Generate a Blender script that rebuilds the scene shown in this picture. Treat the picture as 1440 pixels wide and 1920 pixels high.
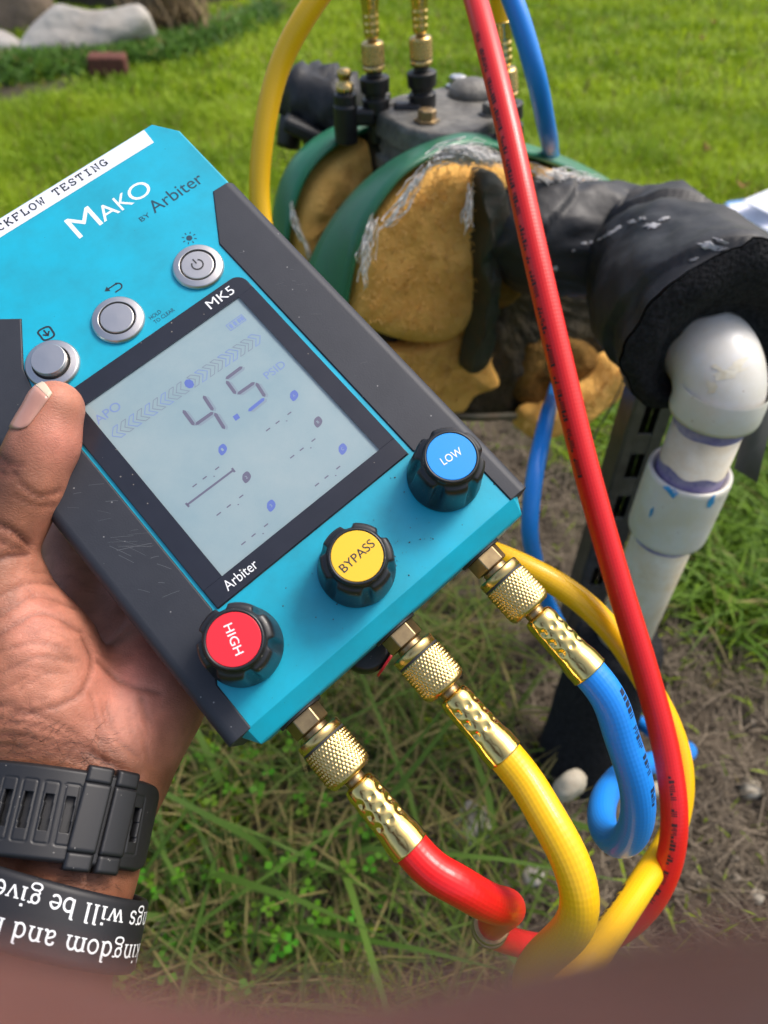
import bpy, bmesh, math, random
import numpy as np
from mathutils import Matrix, Vector
from mathutils.bvhtree import BVHTree

for o in list(bpy.data.objects):
    bpy.data.objects.remove(o)
random.seed(7)
RNG = np.random.default_rng(7)
S = bpy.context.scene
COL = S.collection

# ------------------------------------------------------------------ camera
F = 1346.0                       # focal length in photograph pixels (1440 x 1920)
CAM_H = 0.70
KS = CAM_H / 0.87               # layout measured for an eye height of 0.87 m
CM = Matrix.Translation((0, 0, CAM_H)) @ Matrix.Rotation(math.radians(45), 4, 'X')
cam = bpy.data.cameras.new('camera')
cam.sensor_fit = 'VERTICAL'
cam.sensor_height = 36.0
cam.lens = 36.0 * F / 1920.0
cam.clip_start = 0.002
cam.clip_end = 400.0
cam.dof.use_dof = True
cam.dof.focus_distance = 0.245
cam.dof.aperture_fstop = cam.lens / 2.3
camo = bpy.data.objects.new('camera', cam)
camo.matrix_world = CM
COL.objects.link(camo)
S.camera = camo
S.render.resolution_x = 768
S.render.resolution_y = 1024

# ------------------------------------------------------------------ light
SUN_EL, SUN_AZ = math.radians(56), math.radians(62)     # azimuth clockwise from +Y (the way the camera looks)
world = bpy.data.worlds.new('World')
S.world = world
world.use_nodes = True
wn = world.node_tree.nodes
wl = world.node_tree.links
wn.clear()
wo = wn.new('ShaderNodeOutputWorld')
wb = wn.new('ShaderNodeBackground')
sky = wn.new('ShaderNodeTexSky')
sky.sky_type = 'NISHITA'
sky.sun_disc = False
sky.sun_elevation = SUN_EL
sky.sun_rotation = SUN_AZ
sky.air_density = 1.0
sky.dust_density = 5.0
sky.ozone_density = 0.6
wb.inputs['Strength'].default_value = 0.15
wl.new(sky.outputs[0], wb.inputs['Color'])
wl.new(wb.outputs[0], wo.inputs['Surface'])

sl = bpy.data.lights.new('sun', 'SUN')
sl.energy = 1.5
sl.angle = math.radians(18)
sl.color = (1.0, 0.97, 0.93)
so = bpy.data.objects.new('sun', sl)
sd = Vector((math.sin(SUN_AZ) * math.cos(SUN_EL), math.cos(SUN_AZ) * math.cos(SUN_EL), math.sin(SUN_EL)))
so.rotation_euler = sd.to_track_quat('Z', 'Y').to_euler()
so.location = (2, 2, 4)
COL.objects.link(so)

vs = S.view_settings
vs.view_transform = 'Standard'
vs.look = 'None'
vs.gamma = 1.0
vs.exposure = 0.64
vs.use_curve_mapping = False

# ------------------------------------------------------------------ geometry helpers
CMn = np.array(CM)
WORLD = {}                       # world matrix of each object, by name


def cw(v):                       # camera-space metres -> world
    v = np.asarray(v, float)
    return v @ CMn[:3, :3].T + CMn[:3, 3]


def ray(px, py):
    return np.array([(px - 720.0) / F, (960.0 - py) / F, -1.0])


def P(px, py, d):                # photograph pixel at depth d (metres) -> world point
    return cw(ray(px, py) * d)


def C(px, py, d):                # photograph pixel at depth d (mm) -> camera space mm
    return ray(px, py) * d


def G(px, py, h=0.0):            # photograph pixel -> point on the level h
    r = CMn[:3, :3] @ ray(px, py)
    o = CMn[:3, 3]
    return o + r * ((h - o[2]) / r[2])


def PL(px, py, p0, n, off=0.0):  # photograph pixel -> plane through p0 with normal n
    r = CMn[:3, :3] @ ray(px, py)
    o = CMn[:3, 3]
    return o + r * (np.dot(n, p0 + n * off - o) / np.dot(n, r))


def nrm(v):
    v = np.asarray(v, float)
    return v / (np.linalg.norm(v) + 1e-12)


def tag(o, label=None, cat=None, group=None, kind=None):
    if label:
        o['label'] = label
    if cat:
        o['category'] = cat
    if group:
        o['group'] = group
    if kind:
        o['kind'] = kind
    return o


def empty(name, loc, label=None, cat=None, group=None, mat=None):
    o = bpy.data.objects.new(name, None)
    o.empty_display_size = 0.02
    m = mat if mat is not None else Matrix.Translation(Vector(loc))
    o.matrix_world = m
    COL.objects.link(o)
    WORLD[o.name] = np.array(m)
    tag(o, label, cat, group)
    return o


def mk(name, verts, faces, mat, parent=None, local=False, smooth=False, bevel=0, seg=2, angle=30, uv=None, col=None, sub=0, solid=0):
    """one mesh object; verts in world metres, or in the parent's own space when local"""
    v = np.asarray(verts, float).reshape(-1, 3)
    W = WORLD[parent.name] if parent is not None else np.eye(4)
    if not local and parent is not None:
        Wi = np.linalg.inv(W)
        v = v @ Wi[:3, :3].T + Wi[:3, 3]
    me = bpy.data.meshes.new(name)
    me.from_pydata(v.tolist(), [], [list(map(int, f)) for f in faces])
    if uv is not None:
        l = me.uv_layers.new(name='UVMap')
        vi = np.zeros(len(me.loops), dtype=np.int32)
        me.loops.foreach_get('vertex_index', vi)
        l.data.foreach_set('uv', np.asarray(uv, np.float32)[vi].ravel())
    if col is not None:
        a = me.color_attributes.new('Col', 'FLOAT_COLOR', 'POINT')
        a.data.foreach_set('color', np.asarray(col, np.float32).ravel())
    me.update()
    bm = bmesh.new()
    bm.from_mesh(me)
    bmesh.ops.recalc_face_normals(bm, faces=bm.faces)
    bm.to_mesh(me)
    bm.free()
    if smooth:
        me.polygons.foreach_set('use_smooth', np.ones(len(me.polygons), bool))
    me.materials.append(mat)
    o = bpy.data.objects.new(name, me)
    if parent is not None:
        o.parent = parent
    COL.objects.link(o)
    WORLD[o.name] = W
    if solid:
        m = o.modifiers.new('solid', 'SOLIDIFY')
        m.thickness = solid
        m.offset = -1
    if sub:
        m = o.modifiers.new('sub', 'SUBSURF')
        m.levels = m.render_levels = sub
    if bevel:
        m = o.modifiers.new('bevel', 'BEVEL')
        m.width = bevel
        m.segments = seg
        m.limit_method = 'ANGLE'
        m.angle_limit = math.radians(angle)
        m.harden_normals = False
        me.polygons.foreach_set('use_smooth', np.ones(len(me.polygons), bool))
        try:
            bm = bmesh.new(); bm.from_mesh(me)
            for e in bm.edges:
                e.smooth = e.calc_face_angle(0) < math.radians(angle)
            bm.to_mesh(me); bm.free()
        except Exception:
            pass
        w = o.modifiers.new('wn', 'WEIGHTED_NORMAL')
        w.keep_sharp = True
    return o


def bulk(name, verts, quads, mat, col=None, parent=None, tri=False, smooth=False):
    """many small faces as one mesh, quickly"""
    me = bpy.data.meshes.new(name)
    k = 3 if tri else 4
    nv, nf = len(verts), len(quads)
    me.vertices.add(nv)
    me.vertices.foreach_set('co', np.asarray(verts, np.float32).ravel())
    me.loops.add(nf * k)
    me.loops.foreach_set('vertex_index', np.asarray(quads, np.int32).ravel())
    me.polygons.add(nf)
    me.polygons.foreach_set('loop_start', np.arange(0, nf * k, k, dtype=np.int32))
    if smooth:
        me.polygons.foreach_set('use_smooth', np.ones(nf, bool))
    if col is not None:
        a = me.color_attributes.new('Col', 'FLOAT_COLOR', 'POINT')
        a.data.foreach_set('color', np.asarray(col, np.float32).ravel())
    me.update(calc_edges=True)
    me.validate()
    me.materials.append(mat)
    o = bpy.data.objects.new(name, me)
    if parent is not None:
        o.parent = parent
    COL.objects.link(o)
    WORLD[o.name] = WORLD[parent.name] if parent is not None else np.eye(4)
    return o


def catmull(pts, step):
    pts = np.asarray(pts, float)
    p = np.vstack([2 * pts[0] - pts[1], pts, 2 * pts[-1] - pts[-2]])
    out = []
    for i in range(1, len(p) - 2):
        n = max(2, int(np.linalg.norm(p[i + 1] - p[i]) / step))
        t = np.linspace(0, 1, n, endpoint=False)[:, None]
        # centripetal-like tangents scaled by chord
        c = np.linalg.norm(p[i + 1] - p[i])
        a = np.linalg.norm(p[i] - p[i - 1])
        b = np.linalg.norm(p[i + 2] - p[i + 1])
        m0 = ((p[i] - p[i - 1]) / a * c + (p[i + 1] - p[i]) * a / c) / (a + c) * c if a > 1e-9 else p[i + 1] - p[i]
        m1 = ((p[i + 1] - p[i]) / c * b + (p[i + 2] - p[i + 1]) * c / b) / (b + c) * c if b > 1e-9 else p[i + 1] - p[i]
        h = (2 * t**3 - 3 * t**2 + 1) * p[i] + (t**3 - 2 * t**2 + t) * m0 + (-2 * t**3 + 3 * t**2) * p[i + 1] + (t**3 - t**2) * m1
        out.append(h)
    out.append(p[-2][None])
    return np.vstack(out)


def frames(path, up=None):
    path = np.asarray(path, float)
    T = np.gradient(path, axis=0)
    T /= np.linalg.norm(T, axis=1)[:, None] + 1e-12
    n = np.array(up if up is not None else (0.3, 0.2, 1.0), float)
    N = np.zeros_like(path)
    for i in range(len(path)):
        n = n - T[i] * np.dot(n, T[i])
        n /= np.linalg.norm(n) + 1e-12
        N[i] = n
    B = np.cross(T, N)
    return T, N, B


def tube(path, r, n=14, cap=True, up=None):
    path = np.asarray(path, float)
    T, N, B = frames(path, up)
    r = np.broadcast_to(np.asarray(r, float), (len(path),)) if np.ndim(r) < 2 else r
    a = np.linspace(0, 2 * np.pi, n, endpoint=False)
    rr = r[:, None] if r.ndim == 1 else r
    v = path[:, None] + rr[..., None] * (np.cos(a)[None, :, None] * N[:, None] + np.sin(a)[None, :, None] * B[:, None])
    m = len(path)
    f = [(i * n + j, i * n + (j + 1) % n, (i + 1) * n + (j + 1) % n, (i + 1) * n + j) for i in range(m - 1) for j in range(n)]
    if cap:
        f.append(tuple(range(n))[::-1])
        f.append(tuple((m - 1) * n + j for j in range(n)))
    L = np.concatenate([[0], np.cumsum(np.linalg.norm(np.diff(path, axis=0), axis=1))])
    u = np.stack([np.broadcast_to(a / (2 * np.pi), (m, n)), np.broadcast_to(L[:, None], (m, n))], -1)
    return v.reshape(-1, 3), f, u.reshape(-1, 2)


def lathe(prof, n, fr=None, mod=None, close=True):
    """prof: (r, z) pairs turned about z; fr = (origin, x, y, z) frame; mod(theta, z) multiplies r"""
    prof = np.asarray(prof, float)
    a = np.linspace(0, 2 * np.pi, n, endpoint=False)
    A, Z = np.meshgrid(a, prof[:, 1])
    Rr = np.broadcast_to(prof[:, 0][:, None], A.shape)
    if mod is not None:
        Rr = mod(A, Z, Rr)
    v = np.stack([Rr * np.cos(A), Rr * np.sin(A), Z], -1).reshape(-1, 3)
    m = len(prof)
    f = [(i * n + j, i * n + (j + 1) % n, (i + 1) * n + (j + 1) % n, (i + 1) * n + j) for i in range(m - 1) for j in range(n)]
    if close:
        f.append(tuple(range(n))[::-1])
        f.append(tuple((m - 1) * n + j for j in range(n)))
    if fr is not None:
        o, x, y, z = [np.asarray(t, float) for t in fr]
        v = o + v[:, :1] * x + v[:, 1:2] * y + v[:, 2:] * z
    return v, f


def frame_along(p, d, ref=(0, 0, 1)):
    z = nrm(d)
    x = np.asarray(ref, float) - z * np.dot(ref, z)
    if np.linalg.norm(x) < 1e-4:
        x = np.array([1.0, 0, 0]) - z * z[0]
    x = nrm(x)
    return (np.asarray(p, float), x, np.cross(z, x), z)


def loft(loops):
    """stack of polygons with the same vertex count, capped"""
    n = len(loops[0])
    v = np.vstack([np.asarray(l, float) for l in loops])
    f = [(i * n + j, i * n + (j + 1) % n, (i + 1) * n + (j + 1) % n, (i + 1) * n + j) for i in range(len(loops) - 1) for j in range(n)]
    f.append(tuple(range(n))[::-1])
    f.append(tuple((len(loops) - 1) * n + j for j in range(n)))
    return v, f


def boxm(c, s, R=None):
    v = np.array([(x, y, z) for z in (-1, 1) for y in (-1, 1) for x in (-1, 1)], float) * np.asarray(s, float) / 2
    if R is not None:
        v = v @ np.asarray(R).T
    return v + np.asarray(c, float), [(0, 2, 3, 1), (4, 5, 7, 6), (0, 1, 5, 4), (2, 6, 7, 3), (0, 4, 6, 2), (1, 3, 7, 5)]


def join(parts):
    V, Fc, k = [], [], 0
    for v, f in parts:
        v = np.asarray(v, float).reshape(-1, 3)
        V.append(v)
        Fc += [tuple(i + k for i in q) for q in f]
        k += len(v)
    return np.vstack(V), Fc


def hash3(i, j, k):
    h = (i * 374761393 + j * 668265263 + k * 2147483647 % 4294967296) & 0xffffffff
    h = ((h ^ (h >> 13)) * 1274126177) & 0xffffffff
    h = (h ^ (h >> 16)) & 0xffffffff
    return h / 4294967295.0


def vnoise(p, s=1.0):
    """value noise, -1..1, p (...,3)"""
    q = np.asarray(p, float) * s + 1000.0
    i = np.floor(q).astype(np.int64)
    f = q - i
    f = f * f * (3 - 2 * f)
    r = 0
    for a in (0, 1):
        for b in (0, 1):
            for c in (0, 1):
                w = (f[..., 0] if a else 1 - f[..., 0]) * (f[..., 1] if b else 1 - f[..., 1]) * (f[..., 2] if c else 1 - f[..., 2])
                r = r + w * hash3(i[..., 0] + a, i[..., 1] + b, i[..., 2] + c)
    return r * 2 - 1


def fbm(p, s, o=3):
    return sum(vnoise(np.asarray(p) + 17.3 * k, s * 2**k) * 0.5**k for k in range(o))


_txt = {}


def text2d(s, size, align='CENTER', space=1.0, bold=0.0):
    key = (s, size, align, space, bold)
    if key not in _txt:
        c = bpy.data.curves.new('t', 'FONT')
        c.body = s
        c.size = size
        c.align_x = align
        c.space_character = space
        c.resolution_u = 4
        c.offset = bold
        o = bpy.data.objects.new('t', c)
        COL.objects.link(o)
        dg = bpy.context.evaluated_depsgraph_get()
        me = bpy.data.meshes.new_from_object(o.evaluated_get(dg))
        v = np.zeros(len(me.vertices) * 3)
        me.vertices.foreach_get('co', v)
        f = [tuple(p.vertices) for p in me.polygons]
        bpy.data.objects.remove(o)
        bpy.data.curves.remove(c)
        bpy.data.meshes.remove(me)
        _txt[key] = (v.reshape(-1, 3), f)
    return _txt[key]


def strokes(lines, w, z=0.0, taper=False):
    """flat strokes in a plane; lines = polylines of (x, y), optional own width as third item of a tuple (pts, w)"""
    parts = []
    for ln in lines:
        ww = w
        if isinstance(ln, tuple) and np.ndim(ln[1]) == 0:
            ln, ww = ln
        p = np.asarray(ln, float)
        t = np.gradient(p, axis=0)
        t /= np.linalg.norm(t, axis=1)[:, None] + 1e-12
        nn = np.stack([-t[:, 1], t[:, 0]], 1)
        # mitre at corners
        m = len(p)
        for i in range(1, m - 1):
            a = nrm(p[i] - p[i - 1]); b = nrm(p[i + 1] - p[i])
            k = nrm(np.array([-(a + b)[1], (a + b)[0]])); q = max(0.5, np.dot(k, [-a[1], a[0]]))
            nn[i] = k / q
        L = np.hstack([p + nn * ww / 2, np.full((m, 1), z)])
        Rr = np.hstack([p - nn * ww / 2, np.full((m, 1), z)])
        parts.append((np.vstack([L, Rr]), [(i, i + m, i + m + 1, i + 1) for i in range(m - 1)]))
    return join(parts)


def arc(cx, cy, rx, ry, a0, a1, n=10):
    a = np.radians(np.linspace(a0, a1, n))
    return [(cx + rx * math.cos(t), cy + ry * math.sin(t)) for t in a]


# ------------------------------------------------------------------ materials
def mat(name, color, rough=0.5, metal=0.0, spec=0.5, var=0.0, vscale=40.0, col2=None, bump=0.0, bscale=200.0, dist=0.001,
        coat=0.0, sss=0.0, attr=False, trans=0.0, rvar=0.0, speck=None, stretch=None):
    m = bpy.data.materials.new(name)
    m.use_nodes = True
    N, L = m.node_tree.nodes, m.node_tree.links
    b = N['Principled BSDF']
    b.inputs['Base Color'].default_value = (*color, 1)
    b.inputs['Roughness'].default_value = rough
    b.inputs['Metallic'].default_value = metal
    b.inputs['Specular IOR Level'].default_value = spec
    b.inputs['Coat Weight'].default_value = coat
    tc = N.new('ShaderNodeTexCoord')
    src = tc.outputs['Object']
    if stretch:
        mp = N.new('ShaderNodeMapping')
        mp.inputs['Scale'].default_value = stretch
        L.new(src, mp.inputs['Vector'])
        src = mp.outputs[0]
    base = None
    if attr:
        at = N.new('ShaderNodeVertexColor')
        at.layer_name = 'Col'
        base = at.outputs['Color']
    if var or col2:
        nz = N.new('ShaderNodeTexNoise')
        nz.inputs['Scale'].default_value = vscale
        nz.inputs['Detail'].default_value = 6
        nz.inputs['Roughness'].default_value = 0.65
        L.new(src, nz.inputs['Vector'])
        rp = N.new('ShaderNodeValToRGB')
        rp.color_ramp.elements[0].position = 0.35
        rp.color_ramp.elements[1].position = 0.68
        L.new(nz.outputs['Fac'], rp.inputs['Fac'])
        mx = N.new('ShaderNodeMix')
        mx.data_type = 'RGBA'
        c2 = col2 if col2 else tuple(c * (1 - var) for c in color)
        if base is not None:
            mx.blend_type = 'MULTIPLY'
            mx.inputs['Factor'].default_value = 1.0
            L.new(base, mx.inputs[6])
            rp.color_ramp.elements[0].color = (1 - var, 1 - var, 1 - var, 1)
            L.new(rp.outputs[0], mx.inputs[7])
        else:
            L.new(rp.outputs[0], mx.inputs['Factor'])
            mx.inputs[6].default_value = (*c2, 1)
            mx.inputs[7].default_value = (*color, 1)
        base = mx.outputs[2]
    if speck:                      # (scale, threshold, colour): dust
        vn = N.new('ShaderNodeTexVoronoi')
        vn.inputs['Scale'].default_value = speck[0]
        L.new(tc.outputs['Object'], vn.inputs['Vector'])
        n2 = N.new('ShaderNodeTexNoise')
        n2.inputs['Scale'].default_value = speck[0] * 0.08
        L.new(tc.outputs['Object'], n2.inputs['Vector'])
        ml = N.new('ShaderNodeMath'); ml.operation = 'MULTIPLY'
        ml.inputs[1].default_value = speck[1] * 2
        L.new(n2.outputs['Fac'], ml.inputs[0])
        lt = N.new('ShaderNodeMath'); lt.operation = 'LESS_THAN'
        L.new(vn.outputs['Distance'], lt.inputs[0])
        L.new(ml.outputs[0], lt.inputs[1])
        mx = N.new('ShaderNodeMix'); mx.data_type = 'RGBA'
        L.new(lt.outputs[0], mx.inputs['Factor'])
        if base is not None:
            L.new(base, mx.inputs[6])
        else:
            mx.inputs[6].default_value = (*color, 1)
        mx.inputs[7].default_value = (*speck[2], 1)
        base = mx.outputs[2]
    if base is not None:
        L.new(base, b.inputs['Base Color'])
    if bump:
        n3 = N.new('ShaderNodeTexNoise')
        n3.inputs['Scale'].default_value = bscale
        n3.inputs['Detail'].default_value = 5
        L.new(src, n3.inputs['Vector'])
        bp = N.new('ShaderNodeBump')
        bp.inputs['Strength'].default_value = bump
        bp.inputs['Distance'].default_value = dist
        L.new(n3.outputs['Fac'], bp.inputs['Height'])
        L.new(bp.outputs[0], b.inputs['Normal'])
    if rvar:
        n4 = N.new('ShaderNodeTexNoise')
        n4.inputs['Scale'].default_value = vscale * 1.7
        n4.inputs['Detail'].default_value = 5
        L.new(src, n4.inputs['Vector'])
        mr = N.new('ShaderNodeMapRange')
        mr.inputs['To Min'].default_value = max(0.02, rough - rvar)
        mr.inputs['To Max'].default_value = min(1, rough + rvar)
        L.new(n4.outputs['Fac'], mr.inputs['Value'])
        L.new(mr.outputs[0], b.inputs['Roughness'])
    if sss:
        b.inputs['Subsurface Weight'].default_value = sss
        b.inputs['Subsurface Radius'].default_value = (1.0, 0.35, 0.2)
        b.inputs['Subsurface Scale'].default_value = 0.003
    if trans:
        tr = N.new('ShaderNodeBsdfTranslucent')
        if base is not None:
            L.new(base, tr.inputs['Color'])
        else:
            tr.inputs['Color'].default_value = (*color, 1)
        ms = N.new('ShaderNodeMixShader')
        ms.inputs[0].default_value = trans
        L.new(b.outputs[0], ms.inputs[1])
        L.new(tr.outputs[0], ms.inputs[2])
        L.new(ms.outputs[0], N['Material Output'].inputs['Surface'])
    return m


def hose_mat(name, color, dark):
    """glossy reinforced hose: the braid shows faintly through the skin"""
    m = mat(name, color, rough=0.36, spec=0.45, coat=0.12)
    N, L = m.node_tree.nodes, m.node_tree.links
    b = N['Principled BSDF']
    uv = N.new('ShaderNodeUVMap')
    hs = []
    for sgn in (1, -1):
        mp = N.new('ShaderNodeMapping')
        mp.inputs['Scale'].default_value = (14 * 1.0, sgn * 260.0, 1)
        L.new(uv.outputs[0], mp.inputs['Vector'])
        sp = N.new('ShaderNodeSeparateXYZ')
        L.new(mp.outputs[0], sp.inputs[0])
        ad = N.new('ShaderNodeMath'); ad.operation = 'ADD'
        L.new(sp.outputs[0], ad.inputs[0]); L.new(sp.outputs[1], ad.inputs[1])
        ml = N.new('ShaderNodeMath'); ml.operation = 'MULTIPLY'; ml.inputs[1].default_value = 6.28318
        L.new(ad.outputs[0], ml.inputs[0])
        sn = N.new('ShaderNodeMath'); sn.operation = 'SINE'
        L.new(ml.outputs[0], sn.inputs[0])
        hs.append(sn)
    mxm = N.new('ShaderNodeMath'); mxm.operation = 'MULTIPLY'
    L.new(hs[0].outputs[0], mxm.inputs[0]); L.new(hs[1].outputs[0], mxm.inputs[1])
    bp = N.new('ShaderNodeBump')
    bp.inputs['Strength'].default_value = 0.10
    bp.inputs['Distance'].default_value = 0.0003
    L.new(mxm.outputs[0], bp.inputs['Height'])
    L.new(bp.outputs[0], b.inputs['Normal'])
    mr = N.new('ShaderNodeMapRange')
    mr.inputs['From Min'].default_value = -1
    L.new(mxm.outputs[0], mr.inputs['Value'])
    mx = N.new('ShaderNodeMix'); mx.data_type = 'RGBA'
    L.new(mr.outputs[0], mx.inputs['Factor'])
    mx.inputs[6].default_value = (*dark, 1)
    mx.inputs[7].default_value = (*color, 1)
    L.new(mx.outputs[2], b.inputs['Base Color'])
    return m


M = {}
M['cyan'] = mat('cyan_plastic', (0.002, 0.40, 0.57), rough=0.42, spec=0.45, col2=(0.008, 0.305, 0.42), vscale=34, bump=0.05, bscale=900, dist=0.0003, speck=(260, 0.035, (0.02, 0.10, 0.13)), rvar=0.08)
M['grip'] = mat('black_rubber_grip', (0.026, 0.029, 0.038), rough=0.55, spec=0.45, col2=(0.020, 0.023, 0.031), vscale=60, bump=0.12, bscale=1500, dist=0.0003, speck=(190, 0.052, (0.20, 0.20, 0.20)))
M['panel'] = mat('black_panel', (0.014, 0.016, 0.024), rough=0.22, spec=0.5, col2=(0.018, 0.02, 0.03), vscale=50, rvar=0.1, speck=(200, 0.05, (0.20, 0.18, 0.15)))
M['lcd'] = mat('lcd_glass', (0.325, 0.405, 0.42), rough=0.35, spec=0.3, col2=(0.245, 0.35, 0.385), vscale=22)
M['lcd_blue'] = mat('lcd_blue_segment', (0.10, 0.15, 0.45), rough=0.4)
M['lcd_grey'] = mat('lcd_grey_segment', (0.125, 0.115, 0.175), rough=0.4)
M['lcd_faint'] = mat('lcd_faint_segment', (0.18, 0.26, 0.50), rough=0.4)
M['white_ink'] = mat('white_ink', (0.78, 0.79, 0.80), rough=0.5)
M['dark_ink'] = mat('dark_ink', (0.012, 0.02, 0.03), rough=0.5)
M['teal_ink'] = mat('teal_ink', (0.008, 0.045, 0.075), rough=0.5)
M['steel'] = mat('brushed_steel', (0.60, 0.58, 0.56), rough=0.34, metal=1.0, bump=0.12, bscale=900, dist=0.0002, rvar=0.1)
M['groove'] = mat('dark_groove', (0.03, 0.03, 0.03), rough=0.6)
M['knob'] = mat('black_knob_plastic', (0.012, 0.012, 0.014), rough=0.36, spec=0.5, bump=0.1, bscale=600, dist=0.0004, speck=(300, 0.10, (0.10, 0.09, 0.075)), rvar=0.12)
M['disc_red'] = mat('red_disc', (0.75, 0.02, 0.035), rough=0.4)
M['disc_yellow'] = mat('yellow_disc', (0.86, 0.50, 0.025), rough=0.4)
M['disc_blue'] = mat('blue_disc', (0.004, 0.27, 0.80), rough=0.4)
M['paper'] = mat('white_label', (0.76, 0.77, 0.83), rough=0.55, var=0.04)
M['brass'] = mat('brass', (0.72, 0.52, 0.22), rough=0.27, metal=1.0, col2=(0.62, 0.43, 0.16), vscale=120, rvar=0.1, bump=0.06, bscale=700, dist=0.0003)
M['brass_dull'] = mat('dull_brass', (0.42, 0.31, 0.16), rough=0.42, metal=1.0, col2=(0.28, 0.20, 0.11), vscale=200, bump=0.1, bscale=600, dist=0.0003)
M['brass_shiny'] = mat('shiny_brass', (0.78, 0.57, 0.20), rough=0.18, metal=1.0, rvar=0.08, vscale=150)
M['hose_red'] = hose_mat('red_hose_rubber', (0.72, 0.010, 0.010), (0.67, 0.009, 0.009))
M['hose_yellow'] = hose_mat('yellow_hose_rubber', (0.86, 0.50, 0.004), (0.82, 0.45, 0.004))
M['hose_blue'] = hose_mat('blue_hose_rubber', (0.012, 0.24, 0.78), (0.011, 0.225, 0.74))
M['print'] = mat('hose_print', (0.06, 0.01, 0.015), rough=0.6)
M['print_blue'] = mat('hose_print_dark', (0.01, 0.02, 0.06), rough=0.6)
M['strap'] = mat('black_silicone', (0.010, 0.0105, 0.0125), rough=0.48, spec=0.5, bump=0.06, bscale=2500, dist=0.0002, speck=(300, 0.06, (0.16, 0.155, 0.145)))
M['band'] = mat('black_wristband_silicone', (0.013, 0.013, 0.016), rough=0.5, spec=0.4, speck=(600, 0.03, (0.35, 0.3, 0.2)))
M['pvc'] = mat('white_pvc', (0.70, 0.70, 0.69), rough=0.35, spec=0.5, col2=(0.62, 0.58, 0.47), vscale=20, bump=0.03, bscale=200, rvar=0.1, speck=(110, 0.055, (0.42, 0.34, 0.24)))
M['pvc_old'] = mat('yellowed_pvc', (0.70, 0.68, 0.60), rough=0.45, spec=0.4, col2=(0.58, 0.48, 0.32), vscale=34, bump=0.05, bscale=300)
M['primer'] = mat('purple_primer', (0.13, 0.11, 0.33), rough=0.4, col2=(0.36, 0.32, 0.48), vscale=90)
M['primer_blue'] = mat('blue_glue', (0.02, 0.16, 0.48), rough=0.35, col2=(0.05, 0.38, 0.66), vscale=120)
M['foam'] = mat('black_foam', (0.030, 0.030, 0.032), rough=0.95, spec=0.2, var=0.75, vscale=330, bump=1.0, bscale=420, dist=0.003)
M['tape'] = mat('black_vinyl_tape', (0.026, 0.027, 0.029), rough=0.52, spec=0.4, var=0.4, vscale=30, bump=0.45, bscale=38, dist=0.004, rvar=0.12)
M['tape_grey'] = mat('grey_tape', (0.075, 0.075, 0.08), rough=0.6, var=0.2, vscale=60, bump=0.15, bscale=300)
M['tatter'] = mat('white_tatter', (0.55, 0.55, 0.56), rough=0.8, col2=(0.22, 0.22, 0.22), vscale=150, bump=0.4, bscale=500)
M['glass_wool'] = mat('yellow_glass_wool', (0.88, 0.51, 0.145), rough=0.95, spec=0.1, col2=(0.70, 0.37, 0.085), vscale=22, bump=0.55, bscale=420, dist=0.004)
M['glass_wool_dark'] = mat('stained_glass_wool', (0.26, 0.14, 0.035), rough=0.95, spec=0.1, col2=(0.10, 0.055, 0.018), vscale=26, bump=0.8, bscale=180, dist=0.005)
M['jacket_green'] = mat('green_vinyl', (0.018, 0.19, 0.085), rough=0.38, spec=0.5, col2=(0.03, 0.15, 0.085), vscale=22, rvar=0.1, bump=0.1, bscale=60, dist=0.003)
M['jacket_dirty'] = mat('dirty_green_vinyl', (0.018, 0.032, 0.022), rough=0.6, col2=(0.06, 0.04, 0.02), vscale=45, bump=0.4, bscale=120, dist=0.003)
M['fibre'] = mat('white_fibre', (0.80, 0.78, 0.74), rough=0.9, var=0.2)
M['cavity'] = mat('dark_cavity_insulation', (0.018, 0.014, 0.009), rough=0.9, col2=(0.05, 0.035, 0.012), vscale=30, bump=0.8, bscale=120, dist=0.006)  # near-black insulation filling the cavity behind the wool pads
M['iron'] = mat('weathered_bronze', (0.21, 0.20, 0.175), rough=0.6, metal=0.2, col2=(0.075, 0.073, 0.066), vscale=45, bump=0.5, bscale=120, dist=0.003, rvar=0.15)
M['black_paint'] = mat('black_valve', (0.012, 0.012, 0.013), rough=0.4, var=0.3, vscale=70, bump=0.2, bscale=150, dist=0.002)
M['strut'] = mat('galvanised_strut', (0.10, 0.105, 0.105), rough=0.45, metal=0.6, col2=(0.05, 0.052, 0.054), vscale=40, rvar=0.15)
M['soil'] = mat('soil', (0.13, 0.095, 0.06), rough=0.95, spec=0.1, attr=True, var=0.5, vscale=60, bump=0.9, bscale=130, dist=0.01)
M['grass'] = mat('grass_blade', (0.1, 0.2, 0.02), rough=0.55, spec=0.25, attr=True, trans=0.4)
M['thatch'] = mat('dry_thatch', (0.3, 0.22, 0.12), rough=0.85, spec=0.1, attr=True)
M['stone'] = mat('pale_stone', (0.52, 0.49, 0.44), rough=0.9, spec=0.2, col2=(0.40, 0.36, 0.31), vscale=6, bump=0.6, bscale=14, dist=0.02)
M['stone_brown'] = mat('brown_stone', (0.25, 0.19, 0.14), rough=0.9, spec=0.2, col2=(0.15, 0.115, 0.09), vscale=7, bump=0.8, bscale=16, dist=0.02)
M['stone_dark'] = mat('dark_stone', (0.11, 0.095, 0.08), rough=0.9, spec=0.2, col2=(0.07, 0.06, 0.05), vscale=7, bump=0.8, bscale=16, dist=0.02)
M['brick'] = mat('old_brick', (0.16, 0.06, 0.045), rough=0.9, spec=0.2, col2=(0.10, 0.045, 0.035), vscale=60, bump=0.5, bscale=150, dist=0.004)
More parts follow.
